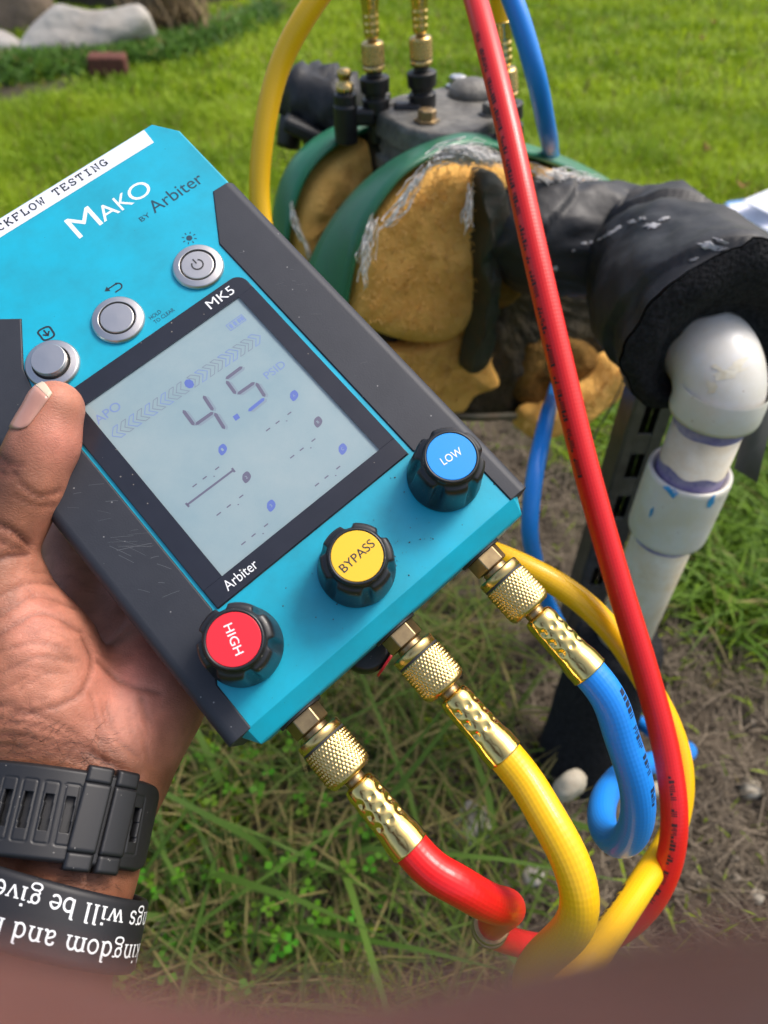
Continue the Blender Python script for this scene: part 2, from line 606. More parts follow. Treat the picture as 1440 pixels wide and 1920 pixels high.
M['bark'] = mat('bark', (0.17, 0.13, 0.075), rough=0.95, spec=0.1, col2=(0.10, 0.075, 0.04), vscale=18, stretch=(3, 3, 0.6), bump=0.9, bscale=40, dist=0.02)
M['sheet'] = mat('white_sheet', (0.74, 0.76, 0.86), rough=0.6, var=0.05)
M['sheet_blue'] = mat('blue_sheet', (0.10, 0.28, 0.62), rough=0.6)
M['bag'] = mat('black_bag', (0.012, 0.013, 0.014), rough=0.6, bump=0.4, bscale=60, dist=0.005)
M['pebble'] = mat('pale_pebble', (0.46, 0.42, 0.33), rough=0.8, col2=(0.34, 0.29, 0.21), vscale=80)

# ================================================================== ground
def soil_w(x, y):
    """how bare the ground is at x, y (0 lawn .. 1 soil)"""
    x, y = x / KS, y / KS
    p = np.stack([x, y, np.zeros_like(x)], -1)
    w = np.zeros_like(x)
    for cx, cy, rx, ry, k in ((0.38, 0.36, 0.42, 0.30, 1.3), (0.14, 0.98, 0.20, 0.34, 1.15), (0.20, 0.66, 0.22, 0.24, 1.2), (0.02, 0.60, 0.18, 0.28, 0.75), (-0.12, 0.25, 0.28, 0.14, 0.5), (0.6, 0.26, 0.2, 0.22, 0.9),
                              (-1.60, 3.30, 0.22, 0.22, 1.3), (-1.38, 3.50, 0.09, 0.18, 1.2), (-1.30, 3.75, 0.10, 0.12, 1.0), (0.02, 0.36, 0.26, 0.22, 0.85), (-0.2, 0.45, 0.2, 0.15, 0.6), (0.42, 0.66, 0.10, 0.12, 0.6)):
        d = np.sqrt(((x - cx) / rx)**2 + ((y - cy) / ry)**2)
        w = np.maximum(w, k * np.clip(1.45 - d + 0.35 * fbm(p, 9.0, 3), 0, 1))
    return np.clip(w, 0, 1)


def gz(x, y):
    p = np.stack([x, y, np.zeros_like(x)], -1)
    s = soil_w(x, y)
    near = np.clip(1.6 - np.hypot(x - 0.2, y - 0.5), 0, 1)
    return near * (0.012 * s * fbm(p, 22.0, 4) + 0.008 * fbm(p, 7.0, 2)) - 0.02 * np.exp(-((x - 0.21)**2 + (y - 0.365)**2) / 0.006)


def axis(fine0, fine1, step, far0, far1):
    a = list(np.arange(fine0, fine1, step))
    s, v = step, fine1
    while v < far1:
        a.append(v); s *= 1.16; v += s
    a.append(far1)
    s, v = step, fine0 - step
    while v > far0:
        a.append(v); s *= 1.16; v -= s
    a.append(far0)
    return np.array(sorted(a))


ax = axis(-0.6, 0.95, 0.009, -60, 60)
ay = axis(0.05, 1.3, 0.009, -30, 90)
GX, GY = np.meshgrid(ax, ay)
GZ = gz(GX, GY)
sw = soil_w(GX, GY)
pp = np.stack([GX, GY, np.zeros_like(GX)], -1)
tone = 0.45 + 0.5 * np.clip(fbm(pp, 30.0, 3), -1, 1)
lawn = np.stack([0.085 + 0.03 * tone, 0.135 + 0.05 * tone, 0.018 + 0.004 * tone], -1)
dirt = np.stack([0.085 + 0.09 * tone, 0.069 + 0.070 * tone, 0.052 + 0.052 * tone], -1)
gc = lawn * (1 - sw[..., None]) + dirt * sw[..., None]
gc = np.concatenate([gc, np.ones_like(gc[..., :1])], -1)
nx, ny = len(ax), len(ay)
idx = np.arange(nx * ny).reshape(ny, nx)
gq = np.stack([idx[:-1, :-1], idx[:-1, 1:], idx[1:, 1:], idx[1:, :-1]], -1).reshape(-1, 4)
tag(bulk('ground', np.stack([GX, GY, GZ], -1).reshape(-1, 3), gq, M['soil'], gc.reshape(-1, 4), smooth=True), kind='structure')


def blades(name, x, y, h, w, lean, col, mat_, label, cat, z0=None, az=None):
    """grass blades: three joints each, folded over by lean"""
    n = len(x)
    az = RNG.uniform(0, 2 * np.pi, n) if az is None else az
    dx, dy = np.cos(az), np.sin(az)
    z = gz(x, y) if z0 is None else z0
    t = np.array([0, 0.4, 0.75, 1.0])
    prof = np.array([1.0, 0.9, 0.62, 0.06])
    V = np.zeros((n, 8, 3), np.float32)
    twist = RNG.uniform(-0.7, 0.7, n)
    sx, sy = -np.sin(az + twist), np.cos(az + twist)
    for k in range(4):
        out = lean * h * t[k]**1.8
        up = h * (t[k] - 0.42 * np.minimum(lean, 1.6) * t[k]**2.2)
        for s, sg in ((0, -1), (1, 1)):
            V[:, 2 * k + s, 0] = x + dx * out + sg * sx * w * prof[k] / 2
            V[:, 2 * k + s, 1] = y + dy * out + sg * sy * w * prof[k] / 2
            V[:, 2 * k + s, 2] = z + np.maximum(up, 0.0) - 0.003
    b = (np.arange(n) * 8)[:, None]
    q = np.stack([np.stack([b[:, 0] + 2 * k, b[:, 0] + 2 * k + 1, b[:, 0] + 2 * k + 3, b[:, 0] + 2 * k + 2], -1) for k in range(3)], 1).reshape(-1, 4)
    c = np.concatenate([col, np.ones((n, 1))], 1)
    c = np.repeat(c[:, None], 8, 1)
    return tag(bulk(name, V.reshape(-1, 3), q, mat_, c.reshape(-1, 4)), label, cat, kind='stuff')


def wedge(n, y0, y1, margin=0.12, power=1.0):
    """random ground points spread over what the camera can see between two distances"""
    y = y0 + (y1 - y0) * RNG.random(n)**power
    half = 0.535 * (y * 0.707 + CAM_H * 0.707) + margin + 0.05 * y
    x = RNG.uniform(-1, 1, n) * half
    return x, y


def green(n, p, lo=(0.18, 0.30, 0.012), hi=(0.38, 0.50, 0.025), dry=0.05):
    t = np.clip(0.5 + 0.5 * fbm(p, 4.5, 2) + RNG.normal(0, 0.22, n), 0, 1)[:, None]
    c = np.array(lo) * (1 - t) + np.array(hi) * t
    d = RNG.random(n) < dry
    c[d] = np.array([0.30, 0.25, 0.09]) * RNG.uniform(0.6, 1.1, (d.sum(), 1))
    return c


def lawn_blades(name, n, y0, y1, hmin, hmax, w, label, power=1.0):
    x, y = wedge(n, y0, y1, power=power)
    s = soil_w(x, y)
    pz = np.stack([x, y, 0 * x], -1)
    keep = RNG.random(n) > np.clip(s * 1.25, 0, 0.93)
    x, y, pz, s = x[keep], y[keep], pz[keep], s[keep]
    n = len(x)
    h = RNG.uniform(hmin, hmax, n) * (1 - 0.45 * s) * (1 + 0.35 * fbm(pz, 6.0, 2))
    return blades(name, x, y, h, w * RNG.uniform(0.7, 1.3, n), RNG.uniform(0.15, 1.1, n), green(n, pz), M['grass'], label, 'grass')


lawn_blades('lawn_grass', 46000, 0.05, 1.1, 0.025, 0.065, 0.0032, 'bright green lawn grass growing around the bare patch')
lawn_blades('lawn_grass', 90000, 1.05, 2.5, 0.035, 0.065, 0.0042, 'bright green mown lawn beyond the valve')
lawn_blades('lawn_grass', 75000, 2.45, 6.2, 0.028, 0.055, 0.0075, 'far lawn running up to the boulders')

# taller, darker ground cover in front of the boulders
n = 8000
lx = RNG.uniform(-120, 520, n)
ly = np.interp(lx, [-120, 0, 250, 330, 420, 520], [150, 134, 106, 92, 66, 30]) + RNG.normal(0, 11, n)
gp = np.array([G(a_, b_) for a_, b_ in zip(lx, ly)])
x, y = gp[:, 0], gp[:, 1]
blades('ground_cover', x, y, RNG.uniform(0.03, 0.085, n), 0.014 * RNG.uniform(0.6, 1.4, n), RNG.uniform(0.4, 1.4, n),
       green(n, np.stack([x, y, 0 * x], -1), (0.06, 0.14, 0.02), (0.13, 0.26, 0.035), 0.04), M['grass'], 'dark leafy ground cover in front of the pale boulder', 'ground cover')

# long lank blades among the weeds at the lower left
n = 2600
cx = RNG.choice(320, n)
bx, by = RNG.uniform(-0.42, 0.16, 320) * KS, RNG.uniform(0.10, 0.68, 320) * KS
x = bx[cx] + RNG.normal(0, 0.010, n)
y = by[cx] + RNG.normal(0, 0.010, n)
pz = np.stack([x, y, 0 * x], -1)
blades('long_grass', x, y, RNG.uniform(0.035, 0.11, n), 0.0028 * RNG.uniform(0.4, 1.5, n), RNG.uniform(0.6, 1.7, n),
       green(n, pz, (0.055, 0.10, 0.016), (0.16, 0.235, 0.034), 0.42), M['grass'], 'long lank grass tufts below the hand and hoses', 'grass')
n = 24
x = RNG.uniform(-0.30, 0.16, n) * KS
y = RNG.uniform(0.16, 0.42, n) * KS
blades('long_grass', x, y, RNG.uniform(0.13, 0.24, n), 0.0062 * RNG.uniform(0.7, 1.3, n), RNG.uniform(0.9, 1.7, n),
       green(n, np.stack([x, y, 0 * x], -1), (0.08, 0.16, 0.02), (0.17, 0.28, 0.045), 0.08), M['grass'], 'broad arching grass blades at the lower edge', 'grass')
# right-hand side longer tufts by the post
n = 3800
cx = RNG.choice(150, n)
bx, by = RNG.uniform(0.47, 0.88, 150) * KS, RNG.uniform(0.62, 1.2, 150) * KS
x = bx[cx] + RNG.normal(0, 0.012, n)
y = by[cx] + RNG.normal(0, 0.012, n)
blades('long_grass', x, y, RNG.uniform(0.05, 0.11, n), 0.0045 * RNG.uniform(0.6, 1.4, n), RNG.uniform(0.5, 1.4, n),
       green(n, np.stack([x, y, 0 * x], -1), (0.08, 0.17, 0.014), (0.19, 0.32, 0.025), 0.08), M['grass'], 'thick grass tufts to the right of the white pipe', 'grass')

# clover leaves
n = 170
x = RNG.uniform(-0.36, 0.02, n) * KS
y = RNG.uniform(0.16, 0.46, n) * KS
vv, qq, cc = [], [], []
for i in range(n):
    zc = float(gz(x[i:i + 1], y[i:i + 1])[0]) + random.uniform(0.015, 0.05)
    c0 = np.array([random.uniform(0.07, 0.13), random.uniform(0.22, 0.36), 0.012, 1])
    a0 = random.random() * 6.28
    for k in range(3):
        a = a0 + k * 2.094
        r = random.uniform(0.005, 0.008)
        d = np.array([math.cos(a), math.sin(a), random.uniform(-0.1, 0.35)])
        s = np.array([-math.sin(a), math.cos(a), 0])
        b = np.array([x[i], y[i], zc])
        k0 = len(vv)
        vv += [b, b + d * r * 0.7 + s * r * 0.55, b + d * r * 1.2, b + d * r * 0.7 - s * r * 0.55]
        qq.append((k0, k0 + 1, k0 + 2, k0 + 3))
        cc += [c0] * 4
tag(bulk('clover', np.array(vv), np.array(qq), M['grass'], np.array(cc)), 'small bright clover leaves among the long grass', 'clover', kind='stuff')

# dry thatch lying on the soil
n = 42000
x = RNG.uniform(-0.5, 0.95, n) * KS
y = RNG.uniform(0.08, 1.45, n) * KS
s = soil_w(x, y)
k = RNG.random(n) < np.clip(s + 0.12, 0, 1)
x, y = x[k], y[k]
n = len(x)
az = RNG.uniform(0, 2 * np.pi, n)
L = RNG.uniform(0.006, 0.065, n)
w = RNG.uniform(0.0004, 0.0013, n)
el = RNG.normal(0.05, 0.22, n)
bend = RNG.normal(0, 0.35, n)
V = np.zeros((n, 6, 3))
z = gz(x, y) + RNG.uniform(0.001, 0.012, n)
for q, t in enumerate((-0.5, 0.0, 0.5)):
    a = az + bend * t
    ppx = x + np.cos(a) * L * t
    ppy = y + np.sin(a) * L * t
    ppz = z + np.sin(el) * L * (t + 0.5) * 0.6 + 0.1 * L * (0.25 - t * t)
    for sg, kk in ((-1, 0), (1, 1)):
        V[:, 2 * q + kk, 0] = ppx - np.sin(a) * w * sg / 2
        V[:, 2 * q + kk, 1] = ppy + np.cos(a) * w * sg / 2
        V[:, 2 * q + kk, 2] = ppz
b = np.arange(n) * 6
qd = np.stack([np.stack([b, b + 1, b + 3, b + 2], -1), np.stack([b + 2, b + 3, b + 5, b + 4], -1)], 1).reshape(-1, 4)
t = RNG.random((n, 1))
tc = np.array([[0.075, 0.058, 0.04]]) * (1 - t) + np.array([[0.24, 0.195, 0.14]]) * t**1.5
tc = np.repeat(np.concatenate([tc, np.ones((n, 1))], 1)[:, None], 6, 1).reshape(-1, 4)
tag(bulk('thatch', V.reshape(-1, 3), qd, M['thatch'], tc), 'dry brown grass litter lying over the bare soil', 'litter', kind='stuff')

# crumbs of soil and grit
n = 5200
x = RNG.uniform(-0.35, 0.95, n) * KS
y = RNG.uniform(0.08, 1.4, n) * KS
k = RNG.random(n) < soil_w(x, y)
x, y = x[k], y[k]
n = len(x)
oc = np.array([(1, 0, 0), (-1, 0, 0), (0, 1, 0), (0, -1, 0), (0, 0, 1), (0, 0, -1)], float)
ot = np.array([(0, 2, 4), (2, 1, 4), (1, 3, 4), (3, 0, 4), (2, 0, 5), (1, 2, 5), (3, 1, 5), (0, 3, 5)])
r = RNG.uniform(0.0012, 0.006, n)**1.0
V = oc[None] * (r[:, None, None] * RNG.uniform(0.5, 1.2, (n, 6, 1)))
V += np.stack([x, y, gz(x, y) + r * 0.3], -1)[:, None]
qd = (ot[None] + (np.arange(n) * 6)[:, None, None]).reshape(-1, 3)
t = RNG.random((n, 1))
tc = np.array([[0.09, 0.07, 0.05]]) * (1 - t) + np.array([[0.30, 0.26, 0.20]]) * t**2
tc = np.repeat(np.concatenate([tc, np.ones((n, 1))], 1)[:, None], 6, 1).reshape(-1, 4)
tag(bulk('soil_crumbs', V.reshape(-1, 3), qd, M['thatch'], tc, tri=True), 'brown crumbs of soil and grit on the bare patch', 'soil', kind='stuff')


# ------------------------------------------------------------------ rocks
def rock(name, c, s, seed, m, label, cat='boulder', rotz=0.0, rough=0.22, sub=3, flat=None, group=None):
    bm = bmesh.new()
    bmesh.ops.create_icosphere(bm, subdivisions=sub, radius=1.0)
    v = np.array([q.co[:] for q in bm.verts])
    f = [tuple(q.index for q in p.verts) for p in bm.faces]
    bm.free()
    k = 1 + rough * fbm(v + seed * 3.1, 1.1, 3)[:, None] + 0.25 * rough * fbm(v + seed, 4.0, 2)[:, None]
    v = v * k
    v = np.sign(v) * np.abs(v)**0.8
    if flat is not None:
        v[:, 2] = np.minimum(v[:, 2], flat + 0.08 * fbm(v + seed, 1.5, 2))
    v = v * np.asarray(s)
    ca, sa = math.cos(rotz), math.sin(rotz)
    v = np.stack([v[:, 0] * ca - v[:, 1] * sa, v[:, 0] * sa + v[:, 1] * ca, v[:, 2]], -1)
    o = empty_obj = mk(name, v, f, m, smooth=True)
    o.location = Vector(c)
    return tag(o, label, cat, group)


SLAB_ROCK = [(30, 108), (48, 70), (82, 34), (112, 14), (140, 20), (165, 24), (225, 22), (272, 16), (284, 40), (262, 62), (225, 80), (196, 100), (150, 112), (90, 112)]
g = G(40, 95)
rock('boulder', (g[0] - 0.20, g[1] + 0.36, 0.06), (0.20, 0.2, 0.20), 8, M['stone_brown'], 'rough brown boulder left of the pale one, cut off by the frame')
g = G(230, 40)
rock('boulder', (g[0] + 0.0, g[1] + 0.42, 0.06), (0.42, 0.2, 0.22), 11, M['stone_dark'], 'dark boulder lying behind the pale boulder', rotz=0.1)
g = G(-60, 60)
rock('boulder', (g[0] - 0.2, g[1] + 0.9, 0.1), (0.6, 0.3, 0.3), 15, M['stone'], 'grey boulder in the far upper left corner')
g = G(10, 100)
rock('boulder', (g[0] - 0.02, g[1] - 0.02, 0.02), (0.10, 0.08, 0.06), 21, M['stone'], 'small grey rock at the left edge below the brown boulder', cat='rock')

g = G(206, 152)
v, f = boxm((0, 0, 0.030), (0.125, 0.07, 0.06))
b = mk('brick_stub', v, f, M['brick'], bevel=0.008, seg=3)
b.location = Vector((g[0], g[1] + 0.02, 0.016)); b.rotation_euler = (0.05, 0.04, 0.12)
tag(b, 'reddish brown brick half sunk in the grass at upper left', 'brick')

# small trunk at the top edge
g = G(322, 62)
tr = empty('tree', (g[0], g[1] + 0.05, 0), 'slim brown tree trunk rising from the ground cover at the top edge', 'tree')
pth = catmull([(g[0], g[1] + 0.05, -0.05), (g[0] + 0.01, g[1] + 0.06, 0.3), (g[0] - 0.02, g[1] + 0.07, 0.9), (g[0] + 0.05, g[1] + 0.12, 1.7), (g[0] + 0.02, g[1] + 0.1, 2.5)], 0.06)
rr = np.interp(np.linspace(0, 1, len(pth)), [0, 0.05, 0.2, 1], [0.14, 0.105, 0.09, 0.03])
aa = np.linspace(0, 2 * np.pi, 18, endpoint=False)
rr = rr[:, None] * (1 + 0.10 * np.sin(5 * aa)[None] * np.linspace(1, 0.3, len(pth))[:, None] + 0.05 * RNG.normal(size=(len(pth), 18)))
v, f, u = tube(pth, rr, 18)
mk('trunk', v, f, M['bark'], tr, smooth=True)
bp = []
ends = []
for k in range(7):
    a = k * 0.9 + 0.3
    st = pth[int(len(pth) * (0.55 + 0.06 * k))]
    e = st + np.array([math.cos(a) * 0.5, math.sin(a) * 0.5 + 0.15, 0.5])
    bp.append(tube(catmull([st, (st + e) / 2 + np.array([0, 0, 0.08]), e], 0.08), np.linspace(0.022, 0.006, len(catmull([st, (st + e) / 2 + np.array([0, 0, 0.08]), e], 0.08))), 7)[:2])
    ends.append(e)
v, f = join(bp)
mk('limbs', v, f, M['bark'], tr, smooth=True)
n = 1800
e = np.array(ends)[RNG.integers(0, 7, n)] + RNG.normal(0, 0.2, (n, 3))
d = RNG.normal(size=(n, 3)); d /= np.linalg.norm(d, axis=1)[:, None]
s = np.cross(d, RNG.normal(size=(n, 3))); s /= np.linalg.norm(s, axis=1)[:, None]
V = np.stack([e, e + d * 0.03 + s * 0.016, e + d * 0.07, e + d * 0.03 - s * 0.016], 1) - WORLD[tr.name][:3, 3]
cl = green(n, e, (0.03, 0.08, 0.012), (0.08, 0.17, 0.02), 0.02)
cl = np.repeat(np.concatenate([cl, np.ones((n, 1))], 1)[:, None], 4, 1).reshape(-1, 4)
tag(bulk('crown', V.reshape(-1, 3), np.arange(n * 4).reshape(-1, 4), M['grass'], cl, parent=tr), kind='stuff')
# withered stalks round the trunk foot
n = 260
x = g[0] + RNG.normal(0, 0.09, n); y = g[1] - 0.02 + RNG.normal(0, 0.06, n)
blades('dry_stalks', x, y, RNG.uniform(0.06, 0.22, n), 0.012 * np.ones(n), RNG.uniform(0.2, 1.0, n), np.array([[0.27, 0.2, 0.11]]) * RNG.uniform(0.6, 1.2, (n, 1)), M['thatch'], 'withered tan stalks round the tree foot', 'dry plant')

# fallen leaves on the far lawn
lf = [(1340, 40, 'curled orange brown leaf on the lawn, highest at the right'), (1318, 70, 'dark orange leaf on the lawn just below the highest one'), (1327, 275, 'tan fallen leaf on the lawn above the white paper'), (1395, 345, 'yellowish fallen leaf on the lawn beside the white paper')]
for px, py, lb in lf:
    q = G(px, py, 0.05)
    nl = 10
    a = np.linspace(0, 2 * np.pi, nl, endpoint=False)
    v = np.stack([0.016 * np.cos(a), 0.008 * np.sin(a) * (1 + 0.3 * np.cos(a)), 0.008 * np.cos(2 * a)], -1)
    v = np.vstack([v, [[0, 0, -0.004]]])
    f = [(i, (i + 1) % nl, nl) for i in range(nl)]
    o = mk('fallen_leaf', v, f, M['thatch'], solid=0.0006, col=np.tile(np.array([[0.28, 0.15, 0.06, 1]]), (nl + 1, 1)))
    o.location = Vector(q); o.rotation_euler = (0.3, 0.2, px * 0.7)
    tag(o, lb, 'leaf', 'fallen leaves on the lawn')

# pale pebbles on the soil
pb = [(1409, 1480, 0.011, 'pale pebble on bare soil, rightmost of the larger ones'), (1419, 1682, 0.007, 'small white pebble on soil near the right edge, low down'), (1236, 1447, 0.009, 'pale pebble beside the blue hose loop, upper of two'),
      (1232, 1480, 0.010, 'pale pebble beside the blue hose loop, lower of two'), (893, 1545, 0.022, 'grey stone half buried between the red and yellow hoses'), (1110, 1085, 0.009, 'small white pebble beside the dark post'),
      (325, 1568, 0.009, 'white pebble in the grass beside the watch strap'), (1000, 1640, 0.012, 'grey stone lying behind the bend of the yellow hose')]
for i, (px, py, r, lb) in enumerate(pb):
    q = G(px, py, r * 0.6)
    rock('pebble', q, (r, r * 0.85, r * 0.7), 30 + i, M['stone'] if r > 0.011 else M['pebble'], lb, 'pebble', rotz=i, rough=0.3, sub=2, group='pale pebbles on the soil')

# paper, bottle cap and bag at the right edge
q = G(1418, 402, 0.10)
sh = empty('paper_sheet', q, 'white paper sheets with a blue edge lying on the lawn at the right edge', 'paper')
def sheet(pts, th, z):
    a = np.array([G(px, py, z) for px, py in pts])
    return loft([a, a + np.array([0, 0, th])])
v, f = sheet([(1362, 388), (1400, 381), (1500, 385), (1500, 452), (1432, 432), (1390, 408)], 0.004, 0.11)
mk('sheet', v, f, M['sheet'], sh, bevel=0.001)
v, f = sheet([(1392, 378), (1440, 358), (1510, 360), (1510, 392), (1440, 402)], 0.003, 0.135)
mk('sheet', v, f, M['sheet'], sh, bevel=0.001)
v, f = sheet([(1357, 388), (1364, 383), (1402, 378), (1402, 384), (1364, 392)], 0.006, 0.106)
mk('blue_edge', v, f, M['sheet_blue'], sh, bevel=0.001)
q = G(1450, 470, 0.0)
rock('bag', (q[0] + 0.03, q[1], 0.03), (0.13, 0.10, 0.07), 44, M['bag'], 'black bag on the grass under the white paper', 'bag', rough=0.25)
q = G(1418, 466, 0.09)
cp = empty('cup', q, 'small white round cup beside the black bag', 'cup')
pr = [(0.0, 0.0), (0.022, 0.0), (0.024, 0.003), (0.027, 0.055), (0.029, 0.056), (0.029, 0.058), (0.026, 0.058), (0.023, 0.006), (0.0, 0.005)]
v, f = lathe(pr, 24, frame_along((0, 0, -0.03), (0.2, -0.5, 0.8)), close=False)
mk('cup_wall', v, f, M['sheet'], cp, local=True, smooth=True)

# ================================================================== plumbing
HP = 0.46                                         # height of the horizontal run
PB = G(1330, 640, 0.455)
PA = G(980, 440, HP)
U = nrm(np.array([PB[0] - PA[0], PB[1] - PA[1], 0.0]))   # the run comes towards the camera and to the right
PE = P(1342, 634, 0.443)                          # centre of the cut end of the run
PM_ = P(1165, 462, 0.56)
UE = nrm(np.array([PE[0] - PM_[0], PE[1] - PM_[1], 0.0]))
VX, VY = 0.2096, 0.368                            # the riser

# ---- white PVC riser
pvc = empty('pvc_pipe', (VX, VY, -0.02), 'white plastic riser pipe with elbow and coupling, stained with blue glue', 'pipe')
EZ = 0.449
EB = 0.025
bend = [np.array([VX, VY, EZ]) - UE * (EB + 0.06), np.array([VX, VY, EZ]) - UE * (EB + 0.02)]
for a in np.linspace(0, 90, 11):
    a = math.radians(a)
    bend.append(np.array([VX, VY, EZ]) - UE * EB + UE * (EB * math.sin(a)) + np.array([0, 0, -EB * (1 - math.cos(a))]))
bend += [np.array([VX, VY, 0.4235]), np.array([VX, VY, 0.4225])]
pth = catmull(bend, 0.003)
rr = np.full(len(pth), 0.0270)
rr[-1] = 0.0262
v, f, u = tube(pth, rr, 48)
elb = mk('elbow', v, f, M['pvc'], pvc, smooth=True)
def ring(name, prof, m, parent, n=48, smooth=True, c=(VX, VY)):
    v, f = lathe(prof, n, ((c[0], c[1], 0), (1, 0, 0), (0, 1, 0), (0, 0, 1)))
    return mk(name, v, f, m, parent, smooth=smooth, bevel=0.0008 if not smooth else 0)
v, f = lathe([(0.0268, 0.4440), (0.0275, 0.4425), (0.0279, 0.4255), (0.0275, 0.4225), (0.0222, 0.4222)], 48, ((VX, VY, 0), (1, 0, 0), (0, 1, 0), (0, 0, 1)), close=False)
mk('elbow_socket', v, f, M['pvc'], pvc, smooth=True)
ring('pipe_section', [(0.0222, 0.05), (0.0222, 0.435)], M['pvc_old'], pvc)
cp_prof = [(0.0224, 0.368), (0.0246, 0.3735), (0.0263, 0.3748), (0.0278, 0.3732), (0.0281, 0.370), (0.0281, 0.319), (0.0277, 0.3155), (0.0268, 0.3145), (0.0223, 0.3146)]
v, f = lathe(cp_prof, 56, ((VX, VY, 0), (1, 0, 0), (0, 1, 0), (0, 0, 1)), close=False)
cpl = mk('coupling', v, f, M['pvc'], pvc, smooth=True)
for z0, z1, m_ in ((0.3718, 0.382, 'primer'), (0.4188, 0.4222, 'primer_blue'), (0.4125, 0.4190, 'primer'), (0.3105, 0.3144, 'primer')):
    aa = np.linspace(0, 2 * np.pi, 48, endpoint=False)
    zt = z1 + 0 * aa
    zb = z0 + 0.0022 * np.array([vnoise(np.array([math.cos(t) * 2, math.sin(t) * 2, z0 * 50])) for t in aa])
    if z0 < 0.38 and z0 > 0.3:
        zt, zb = z1 + 0.003 * np.array([vnoise(np.array([math.cos(t) * 2, math.sin(t) * 2, 7.0])) for t in aa]), z0 - 0.003 + 0 * aa
    v = np.concatenate([np.stack([VX + 0.0226 * np.cos(aa), VY + 0.0226 * np.sin(aa), zt], -1), np.stack([VX + 0.0226 * np.cos(aa), VY + 0.0226 * np.sin(aa), zb], -1)])
    mk('primer_ring', v, [(j, (j + 1) % 48, 48 + (j + 1) % 48, 48 + j) for j in range(48)], M[m_], pvc, smooth=True)


def hits(obj):
    dg = None
    me = obj.data
    W = WORLD[obj.name]
    vv = np.array([q.co[:] for q in me.vertices]) @ W[:3, :3].T + W[:3, 3]
    return BVHTree.FromPolygons([Vector(t) for t in vv], [tuple(p.vertices) for p in me.polygons])


def decal(name, bv, outline, m, parent, off=0.0004, rings=3, th=0.0, ragged=0.0):
    """thin smear or scrap lying on a surface: an outline seen in the photograph dropped onto the mesh"""
    o = np.asarray(outline, float)
    c = o.mean(0)
    n = len(o)
    pts = [c] + [c + (q - c) * s for s in np.linspace(1 / rings, 1, rings) for q in o]
    org = Vector(CMn[:3, 3])
    V = []
    for k, q in enumerate(pts):
        if ragged:
            q = q + RNG.normal(0, ragged, 2)
        d = Vector(CMn[:3, :3] @ ray(*q)).normalized()
        h = bv.ray_cast(org, d)
        if h[0] is None:
            return None
        nn = h[1] if h[1].dot(d) < 0 else -h[1]
        lift = th if k < 1 + n * (rings - 1) else 0.0
        V.append(np.array(h[0] + nn * (off + lift * random.uniform(0.3, 1.0))))
    f = [(0, 1 + j, 1 + (j + 1) % n) for j in range(n)]
    for r in range(rings - 1):
        f += [(1 + r * n + j, 1 + (r + 1) * n + j, 1 + (r + 1) * n + (j + 1) % n, 1 + r * n + (j + 1) % n) for j in range(n)]
    return mk(name, V, f, m, parent, smooth=True)


def blob(cx, cy, rx, ry, n=14, rag=0.25, rot=0.0):
    a = np.linspace(0, 2 * np.pi, n, endpoint=False)
    k = 1 + rag * RNG.uniform(-1, 1, n)
    x, y = rx * k * np.cos(a), ry * k * np.sin(a)
    c, s = math.cos(rot), math.sin(rot)
    return np.stack([cx + x * c - y * s, cy + x * s + y * c], -1)


bv = hits(cpl)
decal('glue_smear', bv, [(1240, 897), (1250, 893), (1258, 905), (1268, 912), (1280, 905), (1283, 912), (1272, 925), (1262, 935), (1252, 922), (1242, 912)], M['primer_blue'], pvc)
decal('glue_smear', bv, [(1300, 908), (1345, 896), (1352, 900), (1340, 908), (1310, 914), (1290, 916)], M['primer_blue'], pvc)
decal('glue_smear', bv, blob(1333, 940, 5, 12, rot=0.5), M['primer_blue'], pvc)
decal('glue_smear', bv, blob(1222, 960, 3, 10, rot=0.4), M['primer_blue'], pvc)
bv = hits(elb)
M['stain'] = mat('tan_stain', (0.60, 0.50, 0.28), rough=0.5, col2=(0.72, 0.68, 0.56), vscale=70)
decal('rust_stain', bv, blob(1365, 700, 36, 9, rag=0.5, rot=-0.25), M['stain'], pvc, off=0.0002)
decal('rust_stain', bv, blob(1335, 725, 12, 14, rag=0.5), M['stain'], pvc, off=0.0002)
decal('rust_stain', bv, blob(1385, 685, 20, 8, rag=0.6, rot=-0.5), M['stain'], pvc, off=0.00025)
decal('rust_stain', bv, blob(1345, 690, 16, 5, rag=0.6, rot=0.3), M['stain'], pvc, off=0.0003)

# ---- black foam sleeve at the foot of the riser
sl_ = empty('foam_sleeve', (VX, VY, -0.03), 'black foam sleeve wrapped round the foot of the white riser', 'insulation')
n = 40
zz = np.linspace(-0.05, 0.178, 26)
aa = np.linspace(0, 2 * np.pi, n, endpoint=False)
SB = G(1066, 1462, -0.03)
fq = (1 - (zz + 0.05) / 0.228)
pth = np.stack([VX + (SB[0] - VX) * fq, VY + (SB[1] - VY) * fq, zz], -1)
rr = 0.0365 + 0.008 * (1 - (zz[:, None] + 0.05) / 0.23) + 0.0035 * np.array([[vnoise(np.array([math.cos(t) * 1.5, math.sin(t) * 1.5, z * 22])) for t in aa] for z in zz])
rr[-1] *= 0.93
v, f, u = tube(pth, rr, n)
mk('sleeve', v, f, M['foam'], sl_, smooth=True)
st = P(1068, 1472, 0.60)
rock('stone', st, (0.015, 0.010, 0.013), 61, M['pebble'], 'pale rounded stone lying against the foot of the black sleeve', 'stone', rotz=0.5, rough=0.18, sub=3)

